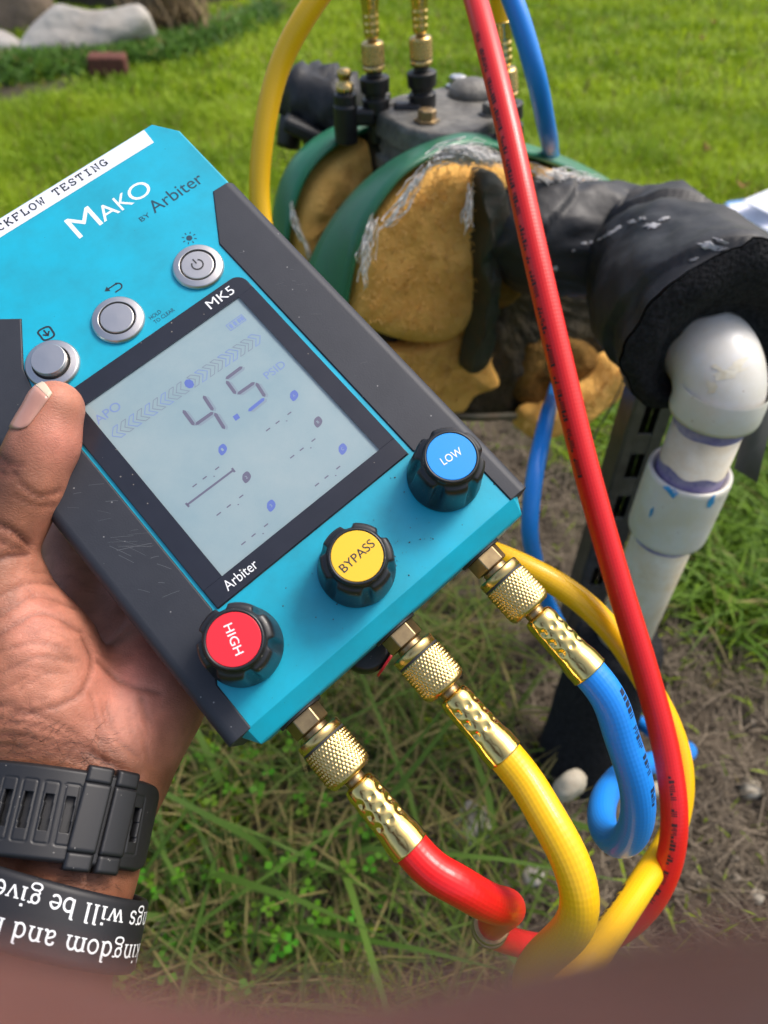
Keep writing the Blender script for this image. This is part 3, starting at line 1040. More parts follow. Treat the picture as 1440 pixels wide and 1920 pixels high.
# ---- slotted strut post behind the riser
SX, SY = 0.2185, 0.487
post = empty('strut_post', (SX, SY, -0.05), 'dark slotted metal post standing behind the white riser', 'post')
w, th = 0.031, 0.0022
parts = []
parts.append(boxm((SX - w / 2, SY, 0.19), (th, w, 0.50)))
parts.append(boxm((SX + w / 2, SY, 0.19), (th, w, 0.50)))
parts.append(boxm((SX, SY + w / 2, 0.19), (w - th - 0.0004, th, 0.50)))
mk('channel', *join(parts), M['strut'], post, bevel=0.0006)
parts = []
for s in (-1, 1):
    parts.append(boxm((SX + s * 0.0105, SY - w / 2 + 0.0005, 0.19), (0.0085, th, 0.4994)))
for k in range(10):
    parts.append(boxm((SX, SY - w / 2 + 0.0008, -0.04 + k * 0.05), (0.0126, th * 0.9, 0.022)))
mk('slotted_face', *join(parts), M['strut'], post, bevel=0.0004)

# ---- tape-wrapped run
run = empty('pipe_insulation', (PB[0], PB[1], PB[2] - 0.06), 'thick pipe insulation wrapped in torn black tape, running from jacket to elbow', 'insulation')
n = 72
pth = catmull([PA - U * 0.035, PA, PM_, PE - UE * 0.03, PE], 0.0016)
ss = np.linspace(0, 1, len(pth))
aa = np.linspace(0, 2 * np.pi, n, endpoint=False)
base = np.interp(ss, [0, 0.15, 0.32, 0.5, 0.7, 0.97, 1.0], [0.032, 0.036, 0.041, 0.046, 0.051, 0.0585, 0.0575])
ca_ = np.stack([np.broadcast_to(np.cos(aa), (len(ss), n)), np.broadcast_to(np.sin(aa), (len(ss), n)), np.broadcast_to(ss[:, None], (len(ss), n))], -1)
wr = 0.0018 * np.sin(3 * aa[None] + 26 * ss[:, None]) + 0.003 * vnoise(ca_ * np.array([1.6, 1.6, 5])) + 0.0022 * vnoise(ca_ * np.array([4, 4, 13])) + 0.0010 * vnoise(ca_ * np.array([9, 9, 40]))
wr = wr + 0.0042 * ((ss[:, None] * 2.6 + 0.35 + aa[None] / (2 * np.pi) * 1.0) % 1.0)      # overlapping spiral turns
step = 0 * ss
v, f, u = tube(pth, base[:, None] + wr + step[:, None], n, cap=False)
tw = mk('tape_wrap', v, f, M['tape'], run, smooth=True)
T_, N_, B_ = frames(pth)
# the cut foam end: annulus with ragged edges
e0 = pth[-1]
R1 = base[-1] + wr[-1] + step[-1] - 0.0008
rows = []
for k, s in enumerate(np.linspace(0, 1, 9)):
    r = R1 * (1 - s) + 0.0276 * s
    bul = 0.008 * math.sin(math.pi * min(1, s * 1.15 + 0.02)) - 0.003 * s
    rows.append(e0 - np.array([0, 0, 0.012 * s]) + UE * (bul + 0.002 * np.array([vnoise(np.array([math.cos(t) * 3, math.sin(t) * 3, s * 4])) for t in aa]))[:, None] + r[:, None] * (np.cos(aa)[:, None] * N_[-1] + np.sin(aa)[:, None] * B_[-1]))
v = np.vstack(rows)
mk('foam_end', v, [(i * n + j, i * n + (j + 1) % n, (i + 1) * n + (j + 1) % n, (i + 1) * n + j) for i in range(8) for j in range(n)], M['foam'], run, smooth=True)
bv = hits(tw)
for cx, cy, rx, ry, ro in ((1095, 457, 5, 4, 0), (1108, 455, 4, 4, 0), (1125, 449, 6, 3, -0.4), (1142, 440, 14, 5, -0.5), (1160, 428, 9, 4, -0.5), (1185, 417, 8, 5, -0.2), (1205, 411, 8, 4, -0.2), (1222, 424, 14, 6, -0.2), (1245, 412, 10, 4, -0.2),
                           (1040, 503, 6, 6, 0), (1300, 487, 9, 4, -0.3), (1335, 462, 22, 8, 0.15), (1365, 472, 26, 9, 0.25), (1385, 481, 20, 7, 0.2), (1352, 452, 14, 4, 0.3), (1075, 470, 3, 3, 0)):
    decal('tape_tatter', bv, blob(cx, cy, rx * 1.0, ry * 0.7, 22, 0.5, ro), M['tatter'], run, off=0.0005, th=0.0006)
# loose grey strip hanging past the riser
cn = [P(1378, 880, 0.50), P(1412, 740, 0.46), P(1470, 640, 0.44), P(1500, 660, 0.45), P(1440, 820, 0.49), P(1420, 905, 0.51)]
mid = [P(1399, 893, 0.50), P(1426, 782, 0.472), P(1485, 650, 0.442)]
v = np.array([cn[0], cn[5], cn[1], cn[4], cn[2], cn[3]])
mk('hanging_strip', v, [(0, 1, 3, 2), (2, 3, 5, 4)], M['tape_grey'], run, smooth=True, solid=0.0012, sub=0)

# ---- torn insulation jackets
J0 = G(890, 430, 0.462)


def puff(name, outline, p0, nn, off, th, m, parent, rings=12, rough=0.004, sc=60.0, power=7.0, back=0.012):
    """padded slab: outline on a plane, rounded edge, lumpy face"""
    o = np.asarray(outline, float)
    oo = catmull(np.vstack([o, o[:1]]), 9.0)[:-1]
    c = oo.mean(0)
    q = [np.array([PL(*p, p0, nn, off) for p in oo])]
    n = len(oo)
    for s in np.linspace(0.97, 0.06, rings):
        h = th * (1 - s**power)**0.4
        ring_ = np.array([PL(*(c + (p - c) * s), p0, nn, off) for p in oo])
        ring_ = ring_ + nn * (h + (rough * fbm(ring_, sc, 3) + 0.35 * rough * fbm(ring_, sc * 6, 2)) * min(1, 6 * (1 - s)))[:, None]
        q.append(ring_)
    V = np.vstack([q[0] - nn * back] + q)
    m_ = len(q) + 1
    f = [(i * n + j, i * n + (j + 1) % n, (i + 1) * n + (j + 1) % n, (i + 1) * n + j) for i in range(m_ - 1) for j in range(n)]
    f.append(tuple((m_ - 1) * n + j for j in range(n)))
    return mk(name, V, f, m, parent, smooth=True)


def shell(name, inner, outer, p0, nn, o_in, o_out, m, parent, th=0.003):
    a = catmull(inner, 12.0)
    b = np.asarray(outer, float)
    t = np.linspace(0, 1, len(a))
    bi = catmull(outer, 12.0)
    bi = np.stack([np.interp(t, np.linspace(0, 1, len(bi)), bi[:, k]) for k in (0, 1)], -1)
    rows = []
    for s in np.linspace(0, 1, 6):
        off = o_in + (o_out - o_in) * s
        pa = np.array([PL(*p, p0, nn, o_in) for p in a])
        pb = np.array([PL(*p, p0, nn, o_out) for p in bi])
        rows.append(pa * (1 - s) + pb * s + np.array([0, 0, 0.004 * math.sin(math.pi * s)]))
    n = len(a)
    return mk(name, np.vstack(rows), [(i * n + j, i * n + j + 1, (i + 1) * n + j + 1, (i + 1) * n + j) for i in range(5) for j in range(n - 1)], m, parent, smooth=True, solid=th)


# the pale slab at the upper left is made the same way: a flat leaning face
sl_p = G(150, 100)
sl_n = nrm(np.array([0.05, -0.72, 0.69]))
slab_o = puff('boulder', SLAB_ROCK, sl_p, sl_n, 0.05, 0.05, M['stone'], None, rough=0.012, sc=6.0, power=4.0, back=0.35)
tag(slab_o, 'large pale flat-faced boulder leaning at the upper left corner', 'boulder')

jk = empty('insulation_jacket', (J0[0], J0[1], 0.30), 'front insulation jacket, green shell torn open over yellow glass wool', 'insulation', 'green insulation jackets')
rim_in = [(630, 740), (640, 640), (652, 540), (672, 450), (708, 380), (760, 318), (812, 288), (866, 268), (950, 278), (1040, 303), (1125, 342), (1192, 388)]
rim_out = [(545, 700), (556, 600), (580, 490), (612, 425), (655, 366), (715, 312), (790, 272), (868, 250), (955, 266), (1042, 292), (1128, 332), (1198, 380)]
shell('green_shell', rim_in, rim_out, J0, U, 0.006, -0.045, M['jacket_green'], jk)
puff('wool_backing', [(640, 640), (655, 540), (680, 450), (715, 385), (765, 325), (815, 293), (866, 275), (950, 286), (1040, 312), (1120, 350), (1185, 395), (1200, 470), (1195, 560), (1180, 640), (1130, 700), (1040, 760), (900, 780), (760, 760), (680, 710)], J0, U, -0.02, 0.012, M['cavity'], jk, rough=0.006)
puff('wool_pad', [(664, 560), (678, 480), (708, 410), (752, 355), (808, 312), (868, 292), (930, 296), (960, 340), (935, 400), (902, 470), (893, 545), (876, 600), (830, 634), (770, 638), (700, 618), (656, 590)], J0, U, 0.004, 0.016, M['glass_wool'], jk, rough=0.0022)
puff('wool_pad', [(950, 292), (1040, 318), (1110, 350), (1080, 372), (1020, 372), (985, 385), (960, 360)], J0, U, 0.0, 0.012, M['glass_wool'], jk, rough=0.003)
puff('wool_pad', [(700, 640), (780, 642), (850, 615), (888, 590), (918, 622), (915, 672), (930, 715), (880, 740), (862, 768), (800, 760), (740, 720)], J0, U, -0.004, 0.014, M['glass_wool'], jk, rough=0.0025)
puff('wool_pad', [(975, 805), (984, 778), (1050, 752), (1110, 712), (1150, 668), (1180, 692), (1150, 735), (1090, 782), (1030, 812), (990, 818)], J0, U, 0.008, 0.018, M['glass_wool'], jk, rough=0.003)
puff('wool_pad', [(985, 385), (1030, 368), (1110, 362), (1120, 390), (1060, 412), (1010, 425), (975, 430)], J0, U, 0.018, 0.012, M['glass_wool'], jk, rough=0.003)
puff('stained_wool', [(900, 390), (930, 400), (960, 430), (970, 500), (955, 560), (925, 575), (900, 520)], J0, U, 0.004, 0.014, M['glass_wool_dark'], jk)
puff('stained_wool', [(980, 640), (1060, 620), (1120, 660), (1145, 700), (1080, 745), (1000, 770), (960, 740)], J0, U, -0.014, 0.014, M['glass_wool_dark'], jk)
puff('torn_flap', [(893, 345), (905, 322), (928, 324), (941, 350), (938, 410), (935, 480), (925, 540), (918, 600), (902, 690), (885, 700), (890, 620), (900, 560), (893, 480), (898, 410)], J0, U, 0.026, 0.010, M['jacket_dirty'], jk, rough=0.004)
mk('bottom_rim', *tube(catmull([PL(*p, J0, U, 0.004) for p in ((720, 740), (790, 772), (880, 782), (965, 780))], 0.01), 0.004, 8)[:2], M['jacket_dirty'], jk, smooth=True)
mk('wire', *tube(catmull([PL(*p, J0, U, 0.03) for p in ((1176, 690), (1160, 735), (1130, 790), (1108, 828), (1085, 825))], 0.008), 0.0012, 6)[:2], M['strut'], jk, smooth=True)


def fibres(name, lines, p0, nn, off, parent, per=16, spread=9.0, rad=0.00045):
    parts = []
    for ln in lines:
        ln = np.asarray(ln, float)
        for k in range(per):
            a = RNG.uniform(0, 0.5); b = a + RNG.uniform(0.3, 0.7)
            pts = catmull(ln, 6.0)
            seg = pts[int(a * len(pts)):max(int(a * len(pts)) + 4, int(min(1, b) * len(pts)))]
            if len(seg) < 3:
                continue
            w = np.cumsum(RNG.normal(0, spread * 0.18, seg.shape), 0) + RNG.normal(0, spread * 0.35, 2)
            q = seg + w
            path = np.array([PL(*p, p0, nn, off + RNG.uniform(-0.003, 0.007)) for p in q])
            path = catmull(path[::2] if len(path) > 5 else path, 0.003)
            parts.append(tube(path, rad * RNG.uniform(0.5, 1.8), 4, cap=False)[:2])
    o = mk(name, *join(parts), M['fibre'], parent, smooth=True)
    o['kind'] = 'stuff'
    return o


def fuzz(name, outline, n_, p0, nn, off, parent, m):
    o = np.asarray(outline, float)
    lo_, hi_ = o.min(0), o.max(0)
    parts = []
    while len(parts) < n_:
        q = RNG.uniform(lo_, hi_)
        c_ = False
        j = len(o) - 1
        for i in range(len(o)):
            if (o[i, 1] > q[1]) != (o[j, 1] > q[1]) and q[0] < (o[j, 0] - o[i, 0]) * (q[1] - o[i, 1]) / (o[j, 1] - o[i, 1]) + o[i, 0]:
                c_ = not c_
            j = i
        if not c_:
            continue
        a0 = RNG.uniform(0, 6.28)
        pts = [q]
        for k in range(3):
            a0 += RNG.normal(0, 0.7)
            pts.append(pts[-1] + RNG.uniform(2.5, 7) * np.array([math.cos(a0), math.sin(a0)]))
        hs = [off - 0.003, off + RNG.uniform(0.001, 0.004), off + RNG.uniform(0.002, 0.006), off + RNG.uniform(0.0, 0.005)]
        parts.append(tube(np.array([PL(*p, p0, nn, h) for p, h in zip(pts, hs)]), 0.00032, 3, cap=False)[:2])
    ob = mk(name, *join(parts), m, parent, smooth=True)
    ob['kind'] = 'stuff'


M['wool_fibre'] = mat('wool_fibre', (0.88, 0.56, 0.18), rough=0.9, col2=(0.70, 0.38, 0.10), vscale=60)
fuzz('wool_fuzz', [(670, 555), (685, 480), (715, 412), (757, 360), (812, 318), (868, 298), (925, 302), (925, 400), (895, 470), (886, 545), (868, 595), (830, 628), (770, 632), (705, 612)], 420, J0, U, 0.0195, jk, M['wool_fibre'])
fuzz('wool_fuzz', [(720, 648), (780, 648), (850, 622), (886, 598), (912, 625), (908, 672), (925, 712), (878, 735), (855, 760), (800, 752)], 150, J0, U, 0.0095, jk, M['wool_fibre'])
fuzz('wool_fuzz', [(985, 802), (990, 782), (1050, 758), (1110, 718), (1150, 675), (1174, 692), (1146, 733), (1088, 780), (1030, 808)], 220, J0, U, 0.026, jk, M['wool_fibre'])
fibres('white_fibres', [[(800, 300), (850, 285), (900, 292), (960, 310)], [(960, 300), (1040, 330), (1110, 360), (1185, 395)], [(810, 305), (770, 360), (745, 400), (700, 440)], [(700, 400), (690, 450), (684, 500), (682, 545)],
                        [(905, 300), (870, 285), (830, 296)], [(880, 345), (878, 400), (872, 440)], [(1000, 330), (1050, 345), (1100, 365)]], J0, U, 0.030, jk, per=26, spread=11, rad=0.00030)
fibres('white_fibres', [[(812, 300), (840, 290), (880, 290), (930, 300)], [(1030, 325), (1100, 350), (1170, 385)]], J0, U, 0.026, jk, per=80, spread=19, rad=0.00030)
J1 = J0 - U * 0.115
jb = empty('insulation_jacket', (J1[0], J1[1], 0.30), 'rear insulation jacket behind the yellow hose, green shell with wool showing', 'insulation', 'green insulation jackets')
shell('green_shell', [(532, 560), (534, 480), (545, 400), (575, 325), (625, 272), (698, 236)], [(506, 540), (508, 450), (517, 365), (545, 300), (600, 250), (690, 214)], J1, U, 0.006, -0.03, M['jacket_green'], jb)
puff('wool_pad', [(546, 520), (550, 440), (562, 398), (592, 336), (640, 288), (702, 256), (760, 266), (780, 330), (720, 420), (650, 500), (590, 570)], J1, U, 0.0, 0.014, M['glass_wool'], jb)
fibres('white_fibres', [[(545, 380), (555, 420), (575, 460), (585, 500)]], J1, U, 0.018, jb, per=14, spread=5)

# ---- valve body
HC = 0.528
val = empty('backflow_valve', G(830, 200, HC) - np.array([0, 0, 0.10]), 'weathered dark metal valve body with bolted cover between the jackets', 'valve')


def slab(out, h, dz, s=1.0, c=None):
    o = np.array([G(*p, h) for p in out])
    c = o.mean(0) if c is None else c
    a = c + (o - c) * np.array([s, s, 1])
    return a - np.array([0, 0, dz])


cov = [(702, 206), (720, 188), (790, 170), (880, 158), (945, 172), (962, 196), (930, 224), (818, 250), (735, 228)]
cov = list(map(tuple, catmull(np.vstack([cov, cov[:1]]), 14.0)[:-1]))
v, f = loft([slab(cov, HC, 0, 0.955), slab(cov, HC, 0.002, 0.99), slab(cov, HC, 0.005, 1.0), slab(cov, HC, 0.016, 1.0), slab(cov, HC, 0.018, 0.97)])
v = v + np.stack([0 * v[:, 0], 0 * v[:, 0], 0.0012 * fbm(v, 60.0, 2)], -1)
mk('cover_plate', v, f, M['iron'], val, bevel=0.001, angle=40)
v, f = loft([slab(cov, HC, 0.0185, 0.93), slab(cov, HC, 0.03, 0.95), slab(cov, HC, 0.032, 1.0), slab(cov, HC, 0.042, 0.98), slab(cov, HC, 0.046, 0.85), slab(cov, HC, 0.10, 0.75)])
mk('valve_body', v, f, M['iron'], val, bevel=0.002, angle=40)
for px, py, h, r in ((885, 178, 0.010, 0.020),):
    q = G(px, py, HC)
    v, f = lathe([(r, -0.002), (r * 0.95, 0.004), (r * 0.75, 0.009), (r * 0.35, 0.0115), (0.0005, 0.012)], 28, (q, (1, 0, 0), (0, 1, 0), (0, 0, 1)))
    mk('cover_boss', v, f, M['iron'], val, smooth=True)
for px, py, m_ in ((716, 196, 'iron'), (857, 163, 'steel'), (800, 228, 'brass_dull'), (938, 182, 'iron'), (786, 183, 'steel'), (920, 216, 'iron')):
    q = G(px, py, HC)
    v, f = lathe([(0.0095, 0.0003), (0.0098, 0.0016), (0.0068, 0.0018), (0.0072, 0.0075), (0.0062, 0.0085), (0.0004, 0.0088)], 6, (q, (1, 0, 0), (0, 1, 0), (0, 0, 1)))
    mk('bolt', v, f, M[m_], val, bevel=0.0003)
v, f = boxm(J0 - U * 0.06 + np.array([0, 0, 0.01]), (0.055, 0.16, 0.07), np.stack([np.cross([0, 0, 1], U), U, [0, 0, 1]], -1))
mk('body_neck', v, f, M['black_paint'], val, bevel=0.012, seg=4)


def zof(y, py):
    t = (960 - py) / F
    return CAM_H - y * (1 - t) / (1 + t)


def dep(y, py):
    return 0.70710678 * (y + (CAM_H - zof(y, py)))


# test cocks and the hose end that sits on each: (x pixel bottom, y pixel coupler bottom, x pixel top)
TC = {}
for nm, px0, py0, px1, y in (('left', 701, 131, 693, 0.615), ('middle', 790, 121, 786, 0.62), ('right', 950, 182, 937, 0.575)):
    p0 = P(px0, py0, dep(y, py0))
    p1 = P(px1, 0, dep(y, 0))
    TC[nm] = (p0, nrm(p1 - p0))


def cock(nm, label, extra):
    p, d = TC[nm]
    t = empty('test_cock', p - d * 0.045, label, 'test cock', 'black test cocks on the valve')
    v, f = lathe([(0.0075, -0.05), (0.0075, -0.030), (0.0105, -0.029), (0.0105, -0.019), (0.0082, -0.0185), (0.0082, -0.015), (0.0110, -0.0145), (0.0115, -0.005), (0.0095, -0.004), (0.0060, -0.003), (0.0060, 0.002)], 20, frame_along(p, d))
    mk('cock_body', v, f, M['black_paint'], t, bevel=0.0006, angle=40)
    if extra:
        q = p + np.array([extra * 0.022, -0.008, -0.018])
        v, f = lathe([(0.009, -0.03), (0.0095, -0.004), (0.0085, -0.003), (0.0085, 0.004), (0.006, 0.0045), (0.006, 0.006)], 16, frame_along(q, (0, 0, 1)))
        mk('side_body', v, f, M['black_paint'], t, bevel=0.0006, angle=40)
        v, f = lathe([(0.0062, 0.006), (0.0066, 0.0068), (0.0066, 0.011), (0.0042, 0.0115), (0.0045, 0.0155), (0.0055, 0.016), (0.0052, 0.020), (0.003, 0.021)], 16, frame_along(q, (0, 0, 1)))
        mk('brass_cap', v, f, M['brass'], t, smooth=True)
    v, f = boxm(p - d * 0.030 + np.array([-0.012, -0.006, 0]), (0.022, 0.012, 0.012))
    mk('cock_stem', v, f, M['black_paint'], t, bevel=0.003, seg=3)
    return t


cock('left', 'black test cock at the left of the valve with a small brass cap', -1)
cock('middle', 'black test cock in the middle of the valve behind the cover', 0)
cock('right', 'black test cock at the right, half hidden by the red hose', 0)

# ---- black wrapped shut-off at the back left
q = P(596, 225, 0.60)
so_ = empty('wrapped_shutoff', q - np.array([0, 0, 0.08]), 'shut-off valve wrapped in black plastic behind the yellow hose', 'valve')
d_ = nrm(P(535, 195, 0.63) - P(665, 215, 0.60))
pth = catmull([P(668, 225, 0.615), P(620, 205, 0.62), P(570, 192, 0.63), P(545, 190, 0.635)], 0.005)
aa = np.linspace(0, 2 * np.pi, 30, endpoint=False)
rr = np.interp(np.linspace(0, 1, len(pth)), [0, 0.3, 0.8, 1], [0.020, 0.026, 0.027, 0.016])[:, None] + np.array([[0.0045 * abs(math.sin(2.5 * t + 9 * s)) + 0.006 * vnoise(np.array([math.cos(t) * 2.5, math.sin(t) * 2.5, s * 6])) + 0.0035 * vnoise(np.array([math.cos(t) * 6, math.sin(t) * 6, s * 12])) for t in aa] for s in np.linspace(0, 1, len(pth))])
v, f, u = tube(pth, rr, 30)
mk('plastic_wrap', v, f, M['tape'], so_, smooth=True)
pth = catmull([P(552, 200, 0.635), P(545, 235, 0.64), P(540, 275, 0.65)], 0.004)
v, f, u = tube(pth, 0.011, 16)
mk('stem', v, f, M['black_paint'], so_, smooth=True)
v, f = boxm(P(585, 250, 0.61), (0.05, 0.02, 0.012), Matrix.Rotation(0.4, 3, 'Y'))
mk('handle', v, f, M['bag'], so_, bevel=0.004, seg=3)
v, f, u = tube(catmull([P(655, 250, 0.60), P(630, 262, 0.605), P(600, 300, 0.62)], 0.004), 0.010, 14)
mk('red_sleeve', v, f, M['brick'], so_, smooth=True)


# ================================================================== hose ends and hoses
def knurled(A, Z, Rr):
    k = (Z > 0.0043) & (Z < 0.0168)
    a = A * 40 / (2 * np.pi)
    b = Z / 0.0024
    t1 = np.abs(((a + b) % 1) - 0.5) * 2
    t2 = np.abs(((a - b) % 1) - 0.5) * 2
    e = np.clip(np.minimum(Z - 0.0043, 0.0168 - Z) / 0.0006, 0, 1)
    return Rr + np.where(k, 0.00062 * (np.minimum(t1, t2)) * e - 0.0001, 0)


def crimp(A, Z, Rr):
    out = Rr.copy()
    for c in (0.0265, 0.0310, 0.0355):
        out = out - 0.00085 * np.exp(-((Z - c) / 0.0011)**2) * (0.35 + 0.65 * np.clip(1.4 * np.cos(8 * A), -0.2, 1))
    return out


_cache = {}


def hose_end(parent, p, d, roll=0.0, hexed=False):
    """coupler nut, neck and crimped ferrule; p where the nut starts, d along the hose. Returns the point where the hose leaves the ferrule."""
    fr = frame_along(p, d, (math.cos(roll), math.sin(roll), 0.3))
    z = list(np.linspace(0.0043, 0.0168, 44))
    prof = [(0.0060, 0.0), (0.0080, 0.0002), (0.0083, 0.0006), (0.0083, 0.0032), (0.0079, 0.0034), (0.0079, 0.0040)] + [(0.0082, q) for q in z] + [(0.0081, 0.0172), (0.0072, 0.0182), (0.0040, 0.0184)]
    v, f = lathe(prof, 200, fr, knurled)
    c = mk('coupler_nut', v, f, M['brass'], parent, smooth=True)
    v, f = lathe([(0.00800, 0.0033), (0.00825, 0.0035), (0.00825, 0.0040), (0.0080, 0.0042)], 48, fr, close=False)
    mk('seal_ring', v, f, M['groove'], c, smooth=True)
    v, f = lathe([(0.0035, 0.017), (0.0035, 0.0222)], 24, fr)
    mk('neck', v, f, M['brass_dull'], parent, smooth=True)
    zz = np.linspace(0.0235, 0.0390, 34)
    prof = [(0.0040, 0.0205), (0.0052, 0.0210), (0.0056, 0.0222)] + [(0.0058 + 0.0004 * (q - 0.0235) / 0.0155, q) for q in zz] + [(0.0065, 0.0405), (0.0068, 0.0425), (0.0068, 0.0462), (0.0070, 0.0466), (0.0066, 0.0470), (0.0060, 0.0470)]
    v, f = lathe(prof, 72, fr, crimp)
    mk('ferrule', v, f, M['brass_shiny'], parent, smooth=True)
    return np.asarray(p) + nrm(d) * 0.0465


HR = 0.00615


def hose_tube(parent, path, m, name='hose_tube'):
    v, f, u = tube(path, HR, 28)
    return mk(name, v, f, m, parent, smooth=True, uv=u)


def near_i(path, px, py):
    """index of the path point that shows nearest the pixel"""
    Wi = np.linalg.inv(CMn)
    c = path @ Wi[:3, :3].T + Wi[:3, 3]
    x = 720 + F * c[:, 0] / -c[:, 2]
    y = 960 - F * c[:, 1] / -c[:, 2]
    return int(np.argmin((x - px)**2 + (y - py)**2 + np.where(c[:, 2] < 0, 0, 1e9)))


def prints(parent, path, a, b, side, m, lean=0.75, ch=0.0019, hgt=0.0024):
    """worn small lettering along a hose: too blurred to read, so only broken strokes"""
    seg = path[min(a, b):max(a, b) + 1]
    Lc = np.concatenate([[0], np.cumsum(np.linalg.norm(np.diff(seg, axis=0), axis=1))])
    eye = CMn[:3, 3]
    rt = CMn[:3, 0]
    parts = []
    s = 0.002
    rnd = random.Random(len(seg))
    word = rnd.randint(3, 7)
    while s < Lc[-1] - 0.004:
        if word == 0:
            s += ch * rnd.uniform(0.8, 2.6); word = rnd.randint(2, 8); continue
        word -= 1
        kind = rnd.choice(['|-', '||', '=|', '|=', '-', '|\\'])
        st = []
        if '|' in kind: st.append((0.0, 0.28, -0.5, 0.5))
        if kind == '||': st.append((0.6, 0.88, -0.5, 0.5))
        if '-' in kind: st.append((0.1, 0.85, 0.28, 0.5))
        if '=' in kind: st += [(0.1, 0.85, -0.5, -0.3), (0.1, 0.85, 0.28, 0.5)]
        if '\\' in kind: st.append((0.5, 0.8, -0.4, 0.2))
        for t0, t1, h0, h1 in st:
            P4 = []
            for tt, hh in ((t0, h0), (t1, h0), (t1, 0), (t0, 0), (t1, h1), (t0, h1)):
                L_ = s + tt * ch * 0.85
                c = np.array([np.interp(L_, Lc, seg[:, k]) for k in range(3)])
                i = min(len(seg) - 2, max(1, int(np.searchsorted(Lc, L_))))
                T = nrm(seg[i + 1] - seg[i - 1])
                v = nrm(eye - c); v = nrm(v - T * np.dot(v, T))
                w = np.cross(T, v)
                if np.dot(w, rt) > 0: w = -w          # w points to the left of the picture
                ang = side * lean + hh * hgt / HR
                P4.append(c + (v * math.cos(ang) + w * math.sin(ang)) * (HR + 0.00012))
            parts.append((np.array(P4), [(0, 1, 2, 3), (3, 2, 4, 5)]))
        s += ch
    return mk('printed_marks', *join(parts), m, parent)

# ================================================================== the gauge
RD = Matrix(((0.75099085, -0.65893901, 0.04256897), (0.62342845, 0.72881137, 0.28314475), (-0.21759987, -0.18610041, 0.958132)))
X0 = ray(435, 822) * 0.25
DM = CM @ (Matrix.Translation(Vector(X0)) @ RD.to_4x4())
DMn = np.array(DM)
dev = empty('pressure_gauge', (0, 0, 0), 'turquoise and black handheld digital pressure gauge with three black knobs', 'gauge', mat=DM)
MM = 0.001


def dw(x, y, z):
    return DMn[:3, :3] @ (np.array([x, y, z]) * MM) + DMn[:3, 3]


def dk(name, vf, m, parent=None, **k):
    v, f = vf[0], vf[1]
    return mk(name, np.asarray(v, float) * MM, f, m, parent or dev, local=True, **k)


def prism(poly, z0, z1):
    a = [(x, y, z0) for x, y in poly]
    b = [(x, y, z1) for x, y in poly]
    return loft([a, b])


def outline(yb, xs=65.2, cut=5.5, yt=127.2):
    return [(-59.5 + cut * 0.6, yb), (63.5 - cut * 0.6, yb), (63.5, yb + cut), (63.0, 84.0), (xs, 86.3), (xs, 117.8), (58.6, yt), (-58.6, yt), (-xs + 1.6, 117.8), (-xs + 1.6, 105.0), (-59.5, 103.0), (-59.5, yb + cut)]


lp = []
for z, yb, xs, yt in ((-38, -83, 63.5, 125.5), (-36, -84.8, 65.2, 127.2), (-6.2, -85.8, 65.2, 127.2), (-5.2, -85.3, 65.2, 127.2), (-0.4, -80.2, 65.2, 127.2), (0.0, -79.8, 64.6, 126.6)):
    lp.append([(x, y, z) for x, y in outline(yb, xs, 5.5, yt)])
dk('body', loft(lp), M['cyan'], bevel=0.0005, seg=2, angle=12)


def grip(poly, sgn, nout):
    """rubber side grip: the outer edge (first nout points lie on it) is rounded over"""
    loops = []
    for z, dx in ((-33, 0.0), (-3.4, 0.0), (-1.6, 0.5), (-0.4, 1.5), (0.25, 2.8), (0.55, 4.2)):
        loops.append([(x - sgn * dx if i < nout else x, y, z) for i, (x, y) in enumerate(poly)])
    return dk('grip', loft(loops), M['grip'], bevel=0.0004, seg=2, angle=25)


grip([(67.2, -79.9), (67.2, 85.6), (57.7, 85.9), (45.0, 65.5), (45.0, -44.5), (58.7, -62.5), (58.7, -79.9)], 1, 2)
grip([(-64.0, 104), (-64.0, -80.2), (-55.0, -80.2), (-55.0, -63), (-41.6, -43), (-41.6, 59.5), (-39.6, 68.2), (-29.2, 85.4), (-35.2, 90.2), (-45, 97)], -1, 2)

# display: frame pieces, screen, segments, window
PX0, PX1, PY0, PY1 = -39.9, 42.9, -44.1, 50.3
LX0, LX1, LY0, LY1 = -32.4, 36.3, -36.6, 42.5
rc = 4.5
top = [(PX0, LY1), (PX1, LY1)] + arc(PX1 - rc, PY1 - rc, rc, rc, 0, 90, 7) + arc(PX0 + rc, PY1 - rc, rc, rc, 90, 180, 7)
pn = dk('display_panel', prism(top, 0.0, 0.95), M['panel'], bevel=0.00015)
dk('panel_edge', prism([(PX0, PY0), (PX1, PY0), (PX1, LY0), (PX0, LY0)], 0.0, 0.95), M['panel'], pn, bevel=0.00015)
dk('panel_edge', prism([(PX0, LY0 + 0.002), (LX0, LY0 + 0.002), (LX0, LY1 - 0.002), (PX0, LY1 - 0.002)], 0.0, 0.951), M['panel'], pn)
dk('panel_edge', prism([(LX1, LY0 + 0.002), (PX1, LY0 + 0.002), (PX1, LY1 - 0.002), (LX1, LY1 - 0.002)], 0.0, 0.951), M['panel'], pn)
lcd = dk('lcd_screen', prism([(LX0, LY0), (LX1, LY0), (LX1, LY1), (LX0, LY1)], 0.01, 0.08), M['lcd'])


def seg(a, b, w=1.25):
    a, b = np.array(a, float), np.array(b, float)
    d = nrm(b - a); n_ = np.array([-d[1], d[0]])
    p = [a, a + d * w * 0.6 + n_ * w / 2, b - d * w * 0.6 + n_ * w / 2, b, b - d * w * 0.6 - n_ * w / 2, a + d * w * 0.6 - n_ * w / 2]
    return np.array([(q[0], q[1], 0.12) for q in p]), [tuple(range(6))]


